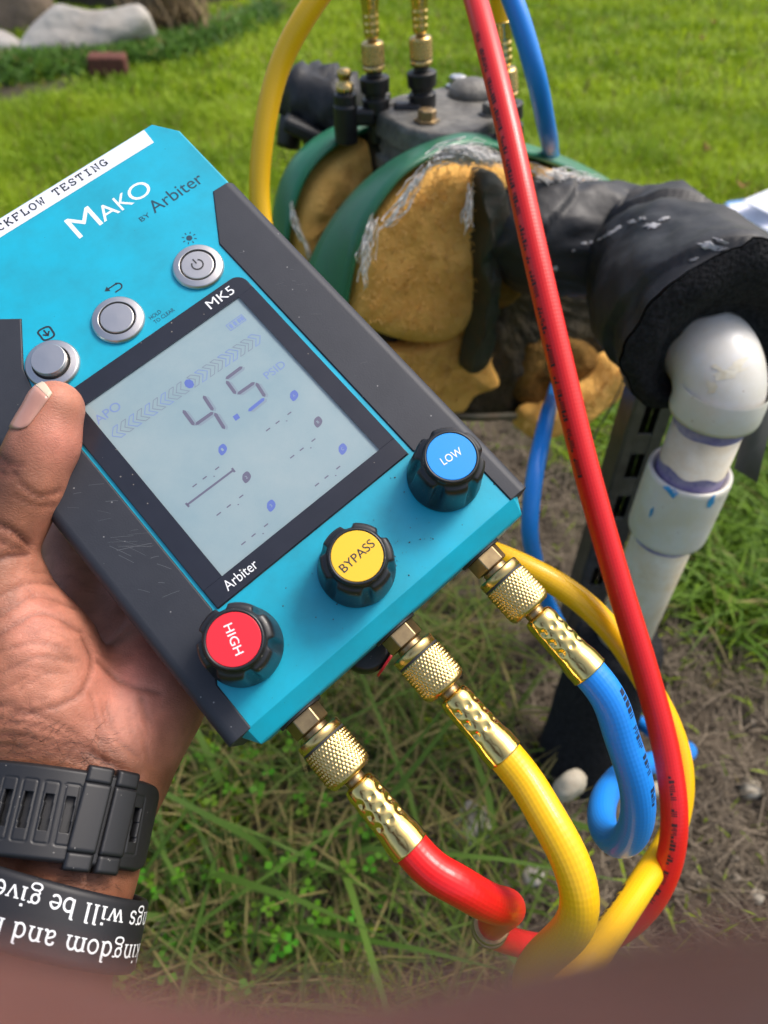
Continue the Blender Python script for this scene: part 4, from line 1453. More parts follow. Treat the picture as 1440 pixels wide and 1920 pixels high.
dig = [((-6.5, 19.5), (-7.0, 12.2)), ((-6.6, 12.2), (1.2, 12.0)), ((2.3, 19.4), (1.4, 12.4)), ((1.3, 11.6), (0.2, 4.3)),
       ((12.2, 19.4), (19.9, 19.5)), ((12.0, 18.8), (11.4, 12.4)), ((11.7, 12.0), (19.4, 11.8)), ((19.6, 11.4), (18.6, 4.9))]
dk('digit_segments', join([seg(a, b) for a, b in dig]), M['lcd_grey'], lcd)
dk('digit_segments', join([seg((10.6, 4.4), (18.2, 4.7)), (np.array([(5.0, 4.3, .12), (7.0, 4.3, .12), (7.2, 6.3, .12), (5.2, 6.3, .12)]), [(0, 1, 2, 3)])]), M['lcd_blue'], lcd)
chb, chg = [], []
for k in range(9):
    x = -29.5 + k * 3.32
    y = 27.2 - 0.11 * k
    sh_ = [(x + 2.6, y + 2.4), (x + 0.8, y + 2.4), (x - 1.3, y), (x + 0.8, y - 2.4), (x + 2.6, y - 2.4), (x + 0.6, y), (x + 2.6, y + 2.4)]
    (chb if k in (0, 2, 4, 6, 8) and k != 8 else chg).append(sh_)
for k in range(9):
    x = 4.6 + k * 3.32
    y = 26.2 - 0.13 * k
    sh_ = [(x - 2.6, y + 2.4), (x - 0.8, y + 2.4), (x + 1.3, y), (x - 0.8, y - 2.4), (x - 2.6, y - 2.4), (x - 0.6, y), (x - 2.6, y + 2.4)]
    (chb if k in (1, 4, 5, 8) else chg).append(sh_)
dk('bar_chevrons', strokes(chb, 0.30, 0.12), M['lcd_faint'], lcd)
M['lcd_pale'] = mat('lcd_pale_segment', (0.19, 0.225, 0.28), rough=0.4)
dk('bar_chevrons', strokes(chg, 0.26, 0.12), M['lcd_pale'], lcd)
dk('bar_centre', (np.array([(1.3 + 1.6 * math.cos(a), 26.2 + 2.0 * math.sin(a), 0.13) for a in np.radians(range(0, 360, 45))]), [tuple(range(8))]), M['lcd_blue'], lcd)


def tfit(s, x0, x1, y0, y1, z, bold=0.0, rot=None):
    v, f = text2d(s, 1.0, 'LEFT', 1.0, bold)
    a, b = v.min(0), v.max(0)
    q = (v - a) / (np.maximum(b - a, 1e-6)) * np.array([x1 - x0, y1 - y0, 0]) + np.array([x0, y0, z])
    return q, f


dk('lcd_lettering', tfit('APO', -32.0, -22.0, 33.6, 37.2, 0.12), M['lcd_faint'], lcd)
dk('lcd_lettering', tfit('PSID', 23.6, 32.2, 9.6, 12.6, 0.12), M['lcd_faint'], lcd)
bt = [[(25.6, 33.6), (25.6, 36.4), (32.6, 36.4), (32.6, 33.6), (25.6, 33.6)]]
dk('battery_bars', join([strokes(bt, 0.3, 0.12)] + [(np.array([(x, 34.1, .12), (x + 1.1, 34.1, .12), (x + 1.1, 35.9, .12), (x, 35.9, .12)]), [(0, 1, 2, 3)]) for x in (26.3, 28.1, 29.9, 31.2)]), M['lcd_faint'], lcd)
for cx0 in (0.0, 31.8):
    for k, y in enumerate((-1.2, -14.5, -27.9)):
        x = -5.1 + cx0
        blue = (k != 1)
        r = 1.55
        shp = [(x + r * 1.25, y + r * 1.25)] + arc(x, y, r, r, 90, 360, 12)
        shp = [(x - r, y + 0.2), (x - r, y - r), (x + 0.2, y - r), (x + r, y - r * 0.4), (x + r * 1.0, y + r), (x - 0.3, y + r)]
        shp = list(map(tuple, catmull(np.vstack([shp, shp[:1]]), 0.5)[:-1]))
        n_ = len(shp)
        ic = dk('value_marker', (np.array([(a, b, 0.12) for a, b in shp]), [tuple(range(n_))]), M['lcd_blue'] if blue else M['lcd_grey'], lcd)
        num = '123'[k] if cx0 == 0 else 'ABC'[k]
        dk('marker_numeral', tfit(num, x - 0.35, x + 0.35, y - 0.55, y + 0.55, 0.16), M['lcd'], lcd)
        yd = y - 4.3
        ds = [[(x - 16.0, yd), (x - 14.2, yd)], [(x - 11.7, yd), (x - 10.0, yd)], [(x - 6.4, yd), (x - 4.7, yd)], ([(x - 8.2, yd - 1.8), (x - 8.0, yd - 1.5)], 0.5)]
        dk('value_dashes', strokes(ds, 0.45, 0.12), M['lcd_grey'], lcd)
dk('bracket', strokes([[(-26.2, -10.4), (-26.3, -8.6)], [(-26.3, -9.4), (-6.8, -9.6)], [(-6.8, -8.7), (-6.9, -10.5)]], 0.75, 0.12), M['lcd_grey'], lcd)

gm = bpy.data.materials.new('clear_window')
gm.use_nodes = True
N, Lk = gm.node_tree.nodes, gm.node_tree.links
N.clear()
mo = N.new('ShaderNodeOutputMaterial'); ms = N.new('ShaderNodeMixShader'); tb = N.new('ShaderNodeBsdfTransparent'); gb = N.new('ShaderNodeBsdfGlossy')
ge = N.new('ShaderNodeNewGeometry')
dt = N.new('ShaderNodeVectorMath'); dt.operation = 'DOT_PRODUCT'
ab_ = N.new('ShaderNodeMath'); ab_.operation = 'ABSOLUTE'
iv = N.new('ShaderNodeMath'); iv.operation = 'SUBTRACT'; iv.inputs[0].default_value = 1.0
pw = N.new('ShaderNodeMath'); pw.operation = 'POWER'; pw.inputs[1].default_value = 5.0
ml = N.new('ShaderNodeMath'); ml.operation = 'MULTIPLY_ADD'; ml.inputs[1].default_value = 0.93; ml.inputs[2].default_value = 0.06
Lk.new(ge.outputs['Normal'], dt.inputs[0]); Lk.new(ge.outputs['Incoming'], dt.inputs[1]); Lk.new(dt.outputs['Value'], ab_.inputs[0])
Lk.new(ab_.outputs[0], iv.inputs[1]); Lk.new(iv.outputs[0], pw.inputs[0]); Lk.new(pw.outputs[0], ml.inputs[0])
gb.inputs['Roughness'].default_value = 0.12
tb.inputs['Color'].default_value = (0.97, 0.98, 0.98, 1)
Lk.new(ml.outputs[0], ms.inputs[0]); Lk.new(tb.outputs[0], ms.inputs[1]); Lk.new(gb.outputs[0], ms.inputs[2]); Lk.new(ms.outputs[0], mo.inputs['Surface'])
dk('display_window', (np.array([(LX0 - .2, LY0 - .2, 0.90), (LX1 + .2, LY0 - .2, 0.90), (LX1 + .2, LY1 + .2, 0.90), (LX0 - .2, LY1 + .2, 0.90)]), [(0, 1, 2, 3)]), gm)

# dirt in the seams
M['seam'] = mat('seam_dirt', (0.010, 0.022, 0.026), rough=0.9, col2=(0.06, 0.09, 0.08), vscale=300)
pr_ = [(PX0, PY0)] + [(PX1, PY0)] + arc(PX1 - rc, PY1 - rc, rc, rc, 0, 90, 7) + arc(PX0 + rc, PY1 - rc, rc, rc, 90, 180, 7) + [(PX0, PY0)]
dk('panel_seam', strokes([pr_], 0.55, 0.03), M['seam'])
dk('grip_seam', strokes([[(58.7, -79.7), (58.7, -62.5), (45.0, -44.5), (45.0, 65.5), (57.7, 85.9), (64.5, 85.8)]], 0.40, 0.03), M['seam'])
dk('grip_seam', strokes([[(-55.0, -79.7), (-55.0, -63), (-41.6, -43), (-41.6, 59.5), (-39.6, 68.2), (-29.2, 85.4), (-35.2, 90.2), (-45, 97)]], 0.40, 0.03), M['seam'])
# painted shadow of the digits: an offset copy, slightly darker than the screen
M['painted_lcd_shadow'] = mat('painted_lcd_shadow', (0.225, 0.29, 0.335), rough=0.4)
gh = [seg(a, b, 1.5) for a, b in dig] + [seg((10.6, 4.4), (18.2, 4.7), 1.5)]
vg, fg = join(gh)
dk('painted_segment_shadow', (vg + np.array([0.55, -0.75, -0.02]), fg), M['painted_lcd_shadow'], lcd)
# scuffs on the left grip and panel
M['scuff'] = mat('grey_scuff', (0.10, 0.105, 0.115), rough=0.7)
sc_ = []
for k in range(34):
    x0, y0 = RNG.uniform(-58, -43), RNG.uniform(-30, 26)
    if k < 9:
        x0, y0 = -52 + RNG.normal(0, 2), -8 + 0.7 * k
    a_ = math.radians(RNG.normal(-40, 12)); l_ = RNG.uniform(2, 6) if k >= 9 else RNG.uniform(6, 12)
    if k > 22:
        x0, y0 = RNG.uniform(47, 60), RNG.uniform(-40, 60)
        l_ = RNG.uniform(1, 4)
    sc_.append(([(x0, y0), (x0 + l_ * 0.5 * math.cos(a_), y0 + l_ * 0.5 * math.sin(a_) + 0.1), (x0 + l_ * math.cos(a_), y0 + l_ * math.sin(a_))], RNG.uniform(0.05, 0.16)))
dk('scuff_marks', strokes(sc_, 0.1, 0.60), M['scuff'])['kind'] = 'stuff'

# lettering on the case
dk('lettering', tfit('MK5', 25.2, 36.6, 44.6, 48.4, 1.02, 0.0), M['white_ink'], pn)
dk('lettering', tfit('Arbiter', -34.0, -21.2, -42.0, -38.4, 1.02, 0.0), M['white_ink'], pn)
dk('lettering', tfit('M', 6.2, 17.0, 100.6, 110.8, 0.05, 0.0), M['white_ink'])
dk('lettering', tfit('A', 17.6, 25.0, 100.8, 107.6, 0.05), M['white_ink'])
dk('lettering', tfit('K', 25.8, 31.4, 100.8, 107.6, 0.05), M['white_ink'])
dk('lettering', tfit('O', 31.4, 40.4, 100.5, 107.9, 0.05), M['white_ink'])
dk('lettering', tfit('BY', 28.4, 32.8, 92.0, 94.2, 0.05), M['teal_ink'])
dk('lettering', tfit('Arbiter', 34.4, 58.2, 91.9, 97.6, 0.05), M['teal_ink'])
dk('lettering', tfit('HOLD', 6.2, 11.0, 55.6, 57.2, 0.05), M['teal_ink'])
dk('lettering', tfit('TO CLEAR', 6.4, 15.2, 53.2, 54.8, 0.05), M['teal_ink'])
# icons: lamp, return arrow, save
ray_ = [[(37.9 + 1.9 * math.cos(a), 74.9 + 1.9 * math.sin(a)), (37.9 + 2.8 * math.cos(a), 74.9 + 2.8 * math.sin(a))] for a in np.radians(range(0, 360, 45))]
dk('lamp_icon', join([strokes(ray_, 0.4, 0.05), (np.array([(37.9 + 1.2 * math.cos(a), 74.9 + 1.2 * math.sin(a), 0.05) for a in np.radians(range(0, 360, 30))]), [tuple(range(12))])]), M['teal_ink'])
dk('return_icon', join([strokes([[(1.6, 76.0), (5.2, 76.0)] + arc(5.2, 74.6, 1.4, 1.4, 90, -90, 8) + [(3.0, 73.2)]], 0.55, 0.05), (np.array([(0.2, 76.0, .05), (2.0, 74.8, .05), (2.0, 77.2, .05)]), [(0, 1, 2)])]), M['dark_ink'])
sv = list(map(tuple, catmull([(-27.8, 75.0), (-27.6, 77.2), (-25.4, 77.4), (-23.4, 76.6), (-23.4, 74.4), (-23.8, 72.6), (-26.2, 72.4), (-27.8, 73.2), (-27.8, 75.0)], 0.6)))
dk('save_icon', join([strokes([sv], 0.7, 0.05), strokes([[(-25.6, 76.6), (-25.6, 74.2)], [(-26.9, 75.2), (-25.6, 73.8), (-24.3, 75.2)]], 0.6, 0.06)]), M['dark_ink'])

# adhesive label with typed words
lb = dk('label_strip', prism([(-52, 119.6), (53.9, 119.2), (54.5, 126.5), (-52, 126.5)], 0.0, 0.12), M['paper'])
SLAB = {
    'B': [[(.1, 0), (.1, 1)], [(0, 0), (.55, 0)], [(0, 1), (.5, 1)], [(.1, .53), (.55, .53)], arc(.55, .265, .33, .265, -90, 90, 7), arc(.5, .765, .28, .235, -90, 90, 7)],
    'A': [[(.08, 0), (.46, 1), (.54, 1), (.92, 0)], [(.24, .36), (.76, .36)], [(-.04, 0), (.24, 0)], [(.76, 0), (1.04, 0)], [(.28, 1), (.5, 1)]],
    'C': [arc(.52, .5, .44, .5, 48, 312, 16), [(.86, .98), (.86, .68)]],
    'K': [[(.12, 0), (.12, 1)], [(.88, 1), (.14, .42)], [(.36, .58), (.86, 0)], [(0, 0), (.28, 0)], [(0, 1), (.28, 1)], [(.68, 1), (1, 1)], [(.7, 0), (1, 0)]],
    'F': [[(.14, 0), (.14, 1)], [(0, 1), (.9, 1), (.9, .74)], [(.14, .54), (.6, .54)], [(.6, .66), (.6, .42)], [(0, 0), (.4, 0)]],
    'L': [[(.22, 0), (.22, 1)], [(.04, 1), (.42, 1)], [(.04, 0), (.9, 0), (.9, .32)]],
    'O': [arc(.5, .5, .46, .5, 0, 360, 24)],
    'W': [[(.08, 1), (.26, 0), (.5, .66), (.74, 0), (.92, 1)], [(-.06, 1), (.26, 1)], [(.74, 1), (1.06, 1)]],
    'T': [[(.5, 0), (.5, 1)], [(.04, .74), (.04, 1), (.96, 1), (.96, .74)], [(.3, 0), (.7, 0)]],
    'E': [[(.14, 0), (.14, 1)], [(0, 1), (.86, 1), (.86, .76)], [(0, 0), (.9, 0), (.9, .26)], [(.14, .53), (.58, .53)], [(.58, .65), (.58, .41)]],
    'S': [arc(.5, .74, .36, .26, 30, 270, 10) + arc(.5, .25, .38, .25, 90, -150, 10), [(.84, .98), (.84, .70)], [(.12, .02), (.12, .30)]],
    'I': [[(.5, 0), (.5, 1)], [(.16, 1), (.84, 1)], [(.16, 0), (.84, 0)]],
    'N': [[(.16, 0), (.16, 1), (.84, 0), (.84, 1)], [(-.02, 0), (.34, 0)], [(-.02, 1), (.16, 1)], [(.66, 1), (1.02, 1)]],
    'G': [arc(.5, .5, .44, .5, 48, 350, 16), [(.93, .0), (.93, .42)], [(.58, .42), (1.02, .42)], [(.84, .98), (.84, .72)]],
}
parts = []
for i, ch in enumerate('BACKFLOW TESTING'):
    if ch == ' ':
        continue
    cx = 32.9 - (15 - i) * 3.56
    parts.append(strokes([[(cx + (x - 0.5) * 2.55, 121.9 + y * 3.0) for x, y in ln] for ln in SLAB[ch]], 0.58, 0.17))
dk('typed_lettering', join(parts), M['dark_ink'], lb)


def dl(prof, x, y, z, n=48, mod=None, ax=(0, 0, 1), close=True):
    return lathe(prof, n, frame_along((x, y, z), ax, (1, 0, 0) if abs(ax[0]) < 0.9 else (0, 1, 0)), mod, close)


# push buttons
for i, (x, y, hcap) in enumerate(((32.7, 62.3, 1.9), (-2.9, 62.8, 2.1), (-30.8, 62.9, 4.6))):
    b = dk('push_button', dl([(9.5, 0.0), (9.6, 0.5), (9.3, 1.2), (8.9, 1.55), (7.1, 1.9), (6.7, 1.9), (6.6, 0.9), (0.01, 0.9)], x, y, 0.02, 56), M['steel'], bevel=0.0001, angle=30)
    dk('button_groove', dl([(6.62, 0.95), (6.0, 0.96)], x, y, 0.02, 48, close=False), M['groove'], b)
    dk('button_cap', dl([(6.05, 0.9), (6.05, hcap - 0.3), (5.8, hcap), (0.01, hcap + 0.12)], x, y, 0.02, 48), M['steel'], b, bevel=0.0001, angle=30)
    if i == 0:
        dk('power_symbol', strokes([[(x + 2.1 * math.sin(a), y + 2.1 * math.cos(a)) for a in np.radians(np.linspace(38, 322, 20))], [(x, y + 0.5), (x, y + 2.9)]], 0.55, hcap + 0.2), M['groove'], b)


# knobs
def knobm(A, Z, Rr):
    d = np.clip((Z - 1.5) / 9, 0, 1) * np.clip((18.3 - Z) / 0.5, 0, 1)
    nt = np.clip(1.9 * np.cos(6 * A) - 0.75, 0, 1)
    nt = nt * nt * (3 - 2 * nt)
    return np.where(Rr > 9.35, Rr - d * nt * (Rr - 9.3) * 0.75, Rr)


kp = [(12.3, 0.0), (12.9, 0.6), (13.0, 1.6), (12.8, 3.5), (12.55, 6), (12.3, 9), (12.05, 12), (11.8, 15), (11.55, 16.4), (11.1, 17.3), (10.4, 17.9), (9.34, 18.1), (9.25, 18.9), (9.05, 19.8), (8.7, 20.2), (8.2, 20.2), (8.1, 19.75), (0.01, 19.74)]
for x, y, m_, word, ink, rot, wd, ht, ro in ((-41.2, -59.0, 'disc_red', 'HIGH', 'white_ink', -106, 9.6, 2.7, 0.25), (2.6, -63.6, 'disc_yellow', 'BYPASS', 'dark_ink', 2, 13.0, 2.9, 0.1), (46.8, -58.5, 'disc_blue', 'LOW', 'white_ink', -8, 7.6, 2.7, 0.5)):
    v, f = lathe(kp, 144, ((x, y, 0.02), (math.cos(ro), math.sin(ro), 0), (-math.sin(ro), math.cos(ro), 0), (0, 0, 1)), knobm)
    kb = dk('knob', (v, f), M['knob'], smooth=True)
    kb['label'] = {'HIGH': 'black knob with red disc', 'BYPASS': 'black knob with yellow disc', 'LOW': 'black knob with blue disc'}[word]
    dc = dk('knob_disc', dl([(8.05, 19.7), (8.05, 20.05), (7.9, 20.15), (0.01, 20.16)], x, y, 0.02, 48), M[m_], kb)
    q, f = tfit(word, -wd / 2, wd / 2, -ht / 2, ht / 2, 0.0, 0.004)
    c, s = math.cos(math.radians(rot)), math.sin(math.radians(rot))
    q = np.stack([x + q[:, 0] * c - q[:, 1] * s, y + q[:, 0] * s + q[:, 1] * c, np.full(len(q), 20.24)], -1)
    dk('knob_lettering', (q, f), M[ink], dc)

# rear valve knob that shows below the case
rk = dk('rear_knob', dl([(8, -44), (9.5, -43), (9.5, -36), (8, -34)], -9, -82.5, 0.0, 40), M['knob'], bevel=0.0006)
dk('rear_knob_disc', dl([(6.6, 0.0), (6.6, 1.0)], -6.0, -91.2, -40.0, 30, ax=(0.25, -1, 0.0)), M['disc_red'], rk, bevel=0.0002)

# ports
PORTS = ((-41.2, 'HIGH'), (1.2, 'BYPASS'), (42.2, 'LOW'))
for x, nm in PORTS:
    pt = dk('port_fitting', dl([(6.7, 0.9), (6.9, 1.3), (6.9, 6.2), (6.5, 6.8), (4.2, 6.9)], x, -85.6, -16, 6, ax=(0.0, -1, 0.0)), M['brass_dull'], bevel=0.0003)
    dk('port_washer', dl([(8.4, -0.4), (8.4, 0.9), (6.0, 1.0)], x, -85.6, -16, 36, ax=(0, -1, 0)), M['groove'], pt)
    th_ = [(4.6, 6.8)] + [(5.0 if k % 2 else 4.55, 7.2 + 0.42 * k) for k in range(14)]
    dk('port_thread', dl(th_, x, -85.6, -16, 32, ax=(0, -1, 0)), M['brass_dull'], pt, smooth=True)

# dirt crumbs on the case
cr = []
for k in range(46):
    x, y = RNG.uniform(-50, 60), RNG.uniform(-78, -46)
    if k < 12:
        x, y = RNG.normal(24, 5), RNG.normal(-70, 4)
    r = RNG.uniform(0.12, 0.38)
    cr.append((oc * r * RNG.uniform(0.6, 1.2, (6, 1)) + np.array([x, y, 0.1]), [tuple(t) for t in ot]))
o = dk('dirt_crumbs', join(cr), M['stone_dark'])
o['kind'] = 'stuff'

# ================================================================== hoses
DY = DMn[:3, :3] @ np.array([0, -1, 0])
UPK = np.array([0, 0, 1.0])


def run_hose(name, label, port_x, cock_nm, pts, m, marks):
    h = empty(name, dw(port_x, -97, -16), label, 'hose', 'hoses on the gauge')
    p0 = dw(port_x, -94.3, -16)
    e0 = hose_end(h, p0, DY, roll=port_x)
    pc, dc_ = TC[cock_nm]
    e1 = hose_end(h, pc, dc_, roll=1.0)
    path = [e0 - DY * 0.006, e0 + DY * 0.004, e0 + DY * 0.014] + [P(*q) for q in pts] + [e1 + dc_ * 0.022, e1 + dc_ * 0.008, e1 - dc_ * 0.006]
    path = catmull(path, 0.003)
    # even out small kinks
    for _ in range(14):
        path[2:-2] = (path[1:-3] + 2 * path[2:-2] + path[3:-1]) / 4
    t = hose_tube(h, path, m)
    for a, b, side, mm_, lean in marks:
        prints(h, path, near_i(path, *a), near_i(path, *b), side, mm_, lean)
    return h, path


blue, _ = run_hose('blue_hose', 'blue hose from the lower right port, looping below and over to the valve', 42.2, 'left',
    [(1152, 1345, 0.249), (1187, 1435, 0.252), (1200, 1508, 0.258), (1190, 1560, 0.268), (1158, 1582, 0.286), (1128, 1552, 0.308), (1130, 1502, 0.330), (1160, 1458, 0.36), (1215, 1432, 0.41), (1268, 1420, 0.48), (1290, 1405, 0.56), (1262, 1392, 0.62), (1215, 1368, 0.67), (1160, 1315, 0.72),
     (1085, 1225, 0.70), (1030, 1135, 0.62), (1003, 1050, 0.545), (993, 975, 0.505), (1002, 895, 0.50), (1018, 815, 0.53), (1038, 740, 0.66), (1060, 620, 0.84), (1065, 470, 0.86), (1050, 360, 0.74), (1034, 290, 0.58), (1022, 225, 0.475), (1002, 130, 0.435), (962, 0, 0.42), (905, -115, 0.425), (820, -190, 0.45), (735, -165, 0.475)],
    M['hose_blue'], [((1125, 1285), (1212, 1500), -1, M['print_blue'], 1.02)])
yel, _ = run_hose('yellow_hose', 'yellow hose from the middle port, looping behind the gauge and over to the valve', 1.2, 'right',
    [(1005, 1500, 0.232), (1060, 1585, 0.225), (1090, 1650, 0.222), (1094, 1710, 0.224), (1062, 1758, 0.232), (1010, 1800, 0.243), (985, 1862, 0.252), (1020, 1898, 0.256), (1075, 1835, 0.262), (1145, 1745, 0.300), (1212, 1645, 0.334), (1266, 1550, 0.358), (1281, 1465, 0.358), (1262, 1375, 0.36), (1212, 1280, 0.358), (1138, 1172, 0.352), (1050, 1097, 0.345), (960, 1052, 0.35), (870, 1015, 0.37),
     (740, 890, 0.41), (600, 660, 0.44), (512, 500, 0.44), (487, 390, 0.43), (493, 260, 0.415), (527, 115, 0.40), (588, 5, 0.385), (680, -105, 0.375), (800, -165, 0.385), (890, -120, 0.42)],
    M['hose_yellow'], [((1200, 1680), (1130, 1765), 1, M['print_blue'], 1.15)])
red, rp_ = run_hose('red_hose', 'red hose from the lower left port, doubling back and rising across the picture', -41.2, 'middle',
    [(835, 1640, 0.224), (890, 1683, 0.229), (935, 1698, 0.240), (955, 1700, 0.258), (942, 1716, 0.285), (918, 1738, 0.310), (925, 1752, 0.330), (975, 1770, 0.346), (1050, 1780, 0.356), (1130, 1766, 0.354), (1205, 1712, 0.346), (1252, 1630, 0.338), (1266, 1540, 0.333), (1252, 1420, 0.334), (1215, 1275, 0.334), (1160, 1095, 0.334), (1098, 875, 0.334), (1045, 655, 0.336), (998, 450, 0.340), (948, 220, 0.350), (915, 85, 0.362), (892, 0, 0.374), (866, -75, 0.40), (826, -105, 0.44)],
    M['hose_red'], [((906, 60), (1108, 905), 1, M['print'], 0.62), ((1258, 1440), (1225, 1690), 0, M['print'], 0.0)])
# brass joint where the red hose doubles back
i = near_i(rp_, 914, 1735)
d_ = nrm(rp_[i + 2] - rp_[i - 2])
v, f = lathe([(0.0064, -0.009), (0.0078, -0.0085), (0.0078, -0.003), (0.0070, -0.0025), (0.0070, 0.002), (0.0080, 0.0025), (0.0080, 0.007), (0.0064, 0.0075)], 30, frame_along(rp_[i], d_))
mk('joint_ferrule', v, f, M['brass_dull'], red, bevel=0.0003, angle=35)

# ================================================================== hands
def field_mesh(groups, vox, pad=6.0, post=None):
    """smooth-blended round cones -> surface nets. groups: list of (k, [(a, b, ra, rb), ...]) blended one after another; camera-space mm"""
    allp = np.array([q for k, g in groups for (a, b, ra, rb) in g for q in (a - ra, a + ra, b - rb, b + rb)])
    lo, hi = allp.min(0) - pad, allp.max(0) + pad
    nx_, ny_, nz_ = [int(math.ceil(t)) + 1 for t in (hi - lo) / vox]
    xs = (lo[0] + vox * np.arange(nx_)).astype(np.float32)
    ys = (lo[1] + vox * np.arange(ny_)).astype(np.float32)
    zs = (lo[2] + vox * np.arange(nz_)).astype(np.float32)
    Fd = np.full((nx_, ny_, nz_), 60.0, np.float32)
    for k, g in groups:
        D = np.full((nx_, ny_, nz_), 60.0, np.float32)
        for a, b, ra, rb in g:
            m = max(ra, rb) + 26
            l = np.minimum(a, b) - m; h = np.maximum(a, b) + m
            i0 = np.clip(((l - lo) / vox).astype(int), 0, None); i1 = ((h - lo) / vox).astype(int) + 2
            X = xs[i0[0]:i1[0], None, None]; Y = ys[None, i0[1]:i1[1], None]; Z = zs[None, None, i0[2]:i1[2]]
            ab = (b - a); L2 = float(ab @ ab) + 1e-9
            t = np.clip(((X - a[0]) * ab[0] + (Y - a[1]) * ab[1] + (Z - a[2]) * ab[2]) / L2, 0, 1)
            d = np.sqrt((X - a[0] - t * ab[0])**2 + (Y - a[1] - t * ab[1])**2 + (Z - a[2] - t * ab[2])**2) - (ra + t * (rb - ra))
            sub = D[i0[0]:i1[0], i0[1]:i1[1], i0[2]:i1[2]]
            hh = np.clip(0.5 + 0.5 * (sub - d) / 6.0, 0, 1)
            D[i0[0]:i1[0], i0[1]:i1[1], i0[2]:i1[2]] = sub * (1 - hh) + d * hh - 6.0 * hh * (1 - hh)
        hh = np.clip(0.5 + 0.5 * (Fd - D) / k, 0, 1)
        Fd = Fd * (1 - hh) + D * hh - k * hh * (1 - hh)
    s = Fd < 0
    # cells with a sign change
    c = [s[i:nx_ - 1 + i, j:ny_ - 1 + j, k:nz_ - 1 + k] for i in (0, 1) for j in (0, 1) for k in (0, 1)]
    tot = sum(q.astype(np.int8) for q in c)
    act = (tot > 0) & (tot < 8)
    ids = -np.ones(act.shape, np.int64)
    cell = np.argwhere(act)
    ids[act] = np.arange(len(cell))
    acc = np.zeros((len(cell), 3)); cnt = np.zeros(len(cell))
    cor = [(i, j, k) for i in (0, 1) for j in (0, 1) for k in (0, 1)]
    for p in range(8):
        for q in range(p + 1, 8):
            a, b = np.array(cor[p]), np.array(cor[q])
            if np.abs(a - b).sum() != 1:
                continue
            fa = Fd[tuple((cell + a).T)]; fb = Fd[tuple((cell + b).T)]
            m = (fa < 0) != (fb < 0)
            t = (fa / np.where(fa == fb, 1, fa - fb))[m][:, None]
            acc[m] += a + t * (b - a); cnt[m] += 1
    V = lo + vox * (cell + acc / cnt[:, None])
    Q = []
    for axis_ in range(3):
        u_, w_ = [(1, 2), (0, 2), (0, 1)][axis_]
        sl0 = [slice(None)] * 3; sl1 = [slice(None)] * 3
        sl0[axis_] = slice(0, -1); sl1[axis_] = slice(1, None)
        ch = s[tuple(sl0)] != s[tuple(sl1)]
        e = np.argwhere(ch)
        e = e[(e[:, u_] > 0) & (e[:, w_] > 0) & (e[:, u_] < s.shape[u_] - 1) & (e[:, w_] < s.shape[w_] - 1)]
        du = np.zeros(3, int); du[u_] = 1
        dv_ = np.zeros(3, int); dv_[w_] = 1
        q = np.stack([ids[tuple((e - du - dv_).T)], ids[tuple((e - dv_).T)], ids[tuple(e.T)], ids[tuple((e - du).T)]], -1)
        flip = s[tuple(e.T)]
        if axis_ == 1:
            flip = ~flip
        q[flip] = q[flip][:, ::-1]
        Q.append(q)
    return V, np.vstack(Q)


def relax(V, Q, it=2, lam=0.5):
    e = np.concatenate([Q[:, [0, 1]], Q[:, [1, 2]], Q[:, [2, 3]], Q[:, [3, 0]]])
    n_ = np.bincount(e.ravel(), minlength=len(V)).astype(float)[:, None]
    for _ in range(it):
        a = np.zeros_like(V)
        for k in range(3):
            a[:, k] = np.bincount(e[:, 0], V[e[:, 1], k], len(V)) + np.bincount(e[:, 1], V[e[:, 0], k], len(V))
        V = V * (1 - lam) + lam * a / np.maximum(n_, 1)
    return V


def vnormals(V, Q):
    fn = np.cross(V[Q[:, 2]] - V[Q[:, 0]], V[Q[:, 3]] - V[Q[:, 1]])
    N_ = np.zeros_like(V)
    for c in range(4):
        for k in range(3):
            N_[:, k] += np.bincount(Q[:, c], fn[:, k], len(V))
    return N_ / (np.linalg.norm(N_, axis=1)[:, None] + 1e-12)


def chain(*j):
    """joints (px, py, depth mm, radius mm) -> round cones"""
    return [(C(*a[:3]), C(*b[:3]), a[3], b[3]) for a, b in zip(j[:-1], j[1:])]


def seg_dist(p, ln):
    ln = np.asarray(ln, float)
    best = np.full(len(p), 1e9)
    for a, b in zip(ln[:-1], ln[1:]):
        t = np.clip(((p - a) @ (b - a)) / ((b - a) @ (b - a)), 0, 1)
        best = np.minimum(best, np.linalg.norm(p - a - t[:, None] * (b - a), axis=1))
    return best


WA = nrm(np.array([-0.08, -0.87, 0.47]))            # wrist to elbow: the forearm comes towards the camera
def off(p, q, r0, r1, n_=2):
    p = np.array(p, float)
    return [(p, p + WA * q, r0, r1)]
ARM = off((-97.5, -86, -247), 34, 19.5, 19.2) + off(np.array((-97.5, -86, -247)) + WA * 34, 110, 19.2, 21) + off((-124, -86, -247), 34, 21, 21) + off(np.array((-124, -86, -247)) + WA * 34, 110, 21, 25)
PALM = chain((262, 1318, 262, 22), (205, 1425, 248, 20.5)) + chain((262, 1318, 262, 22), (345, 1190, 288, 18)) + chain((45, 1235, 243, 23), (80, 1330, 243, 24), (110, 1420, 245, 22)) + \
       chain((45, 1235, 243, 23), (0, 1130, 242, 17)) + \
       chain((160, 1275, 280, 17), (135, 1015, 304, 13.0)) + chain((220, 1285, 280, 17), (262, 1025, 308, 13)) + chain((290, 1270, 278, 16), (365, 1075, 308, 12.5))
THUMB = chain((0, 1130, 242, 15), (-16, 1048, 240, 12.2), (18, 965, 240, 11.6), (50, 905, 240, 11.0), (84, 832, 240.5, 10.0), (104, 766, 241, 9.3))
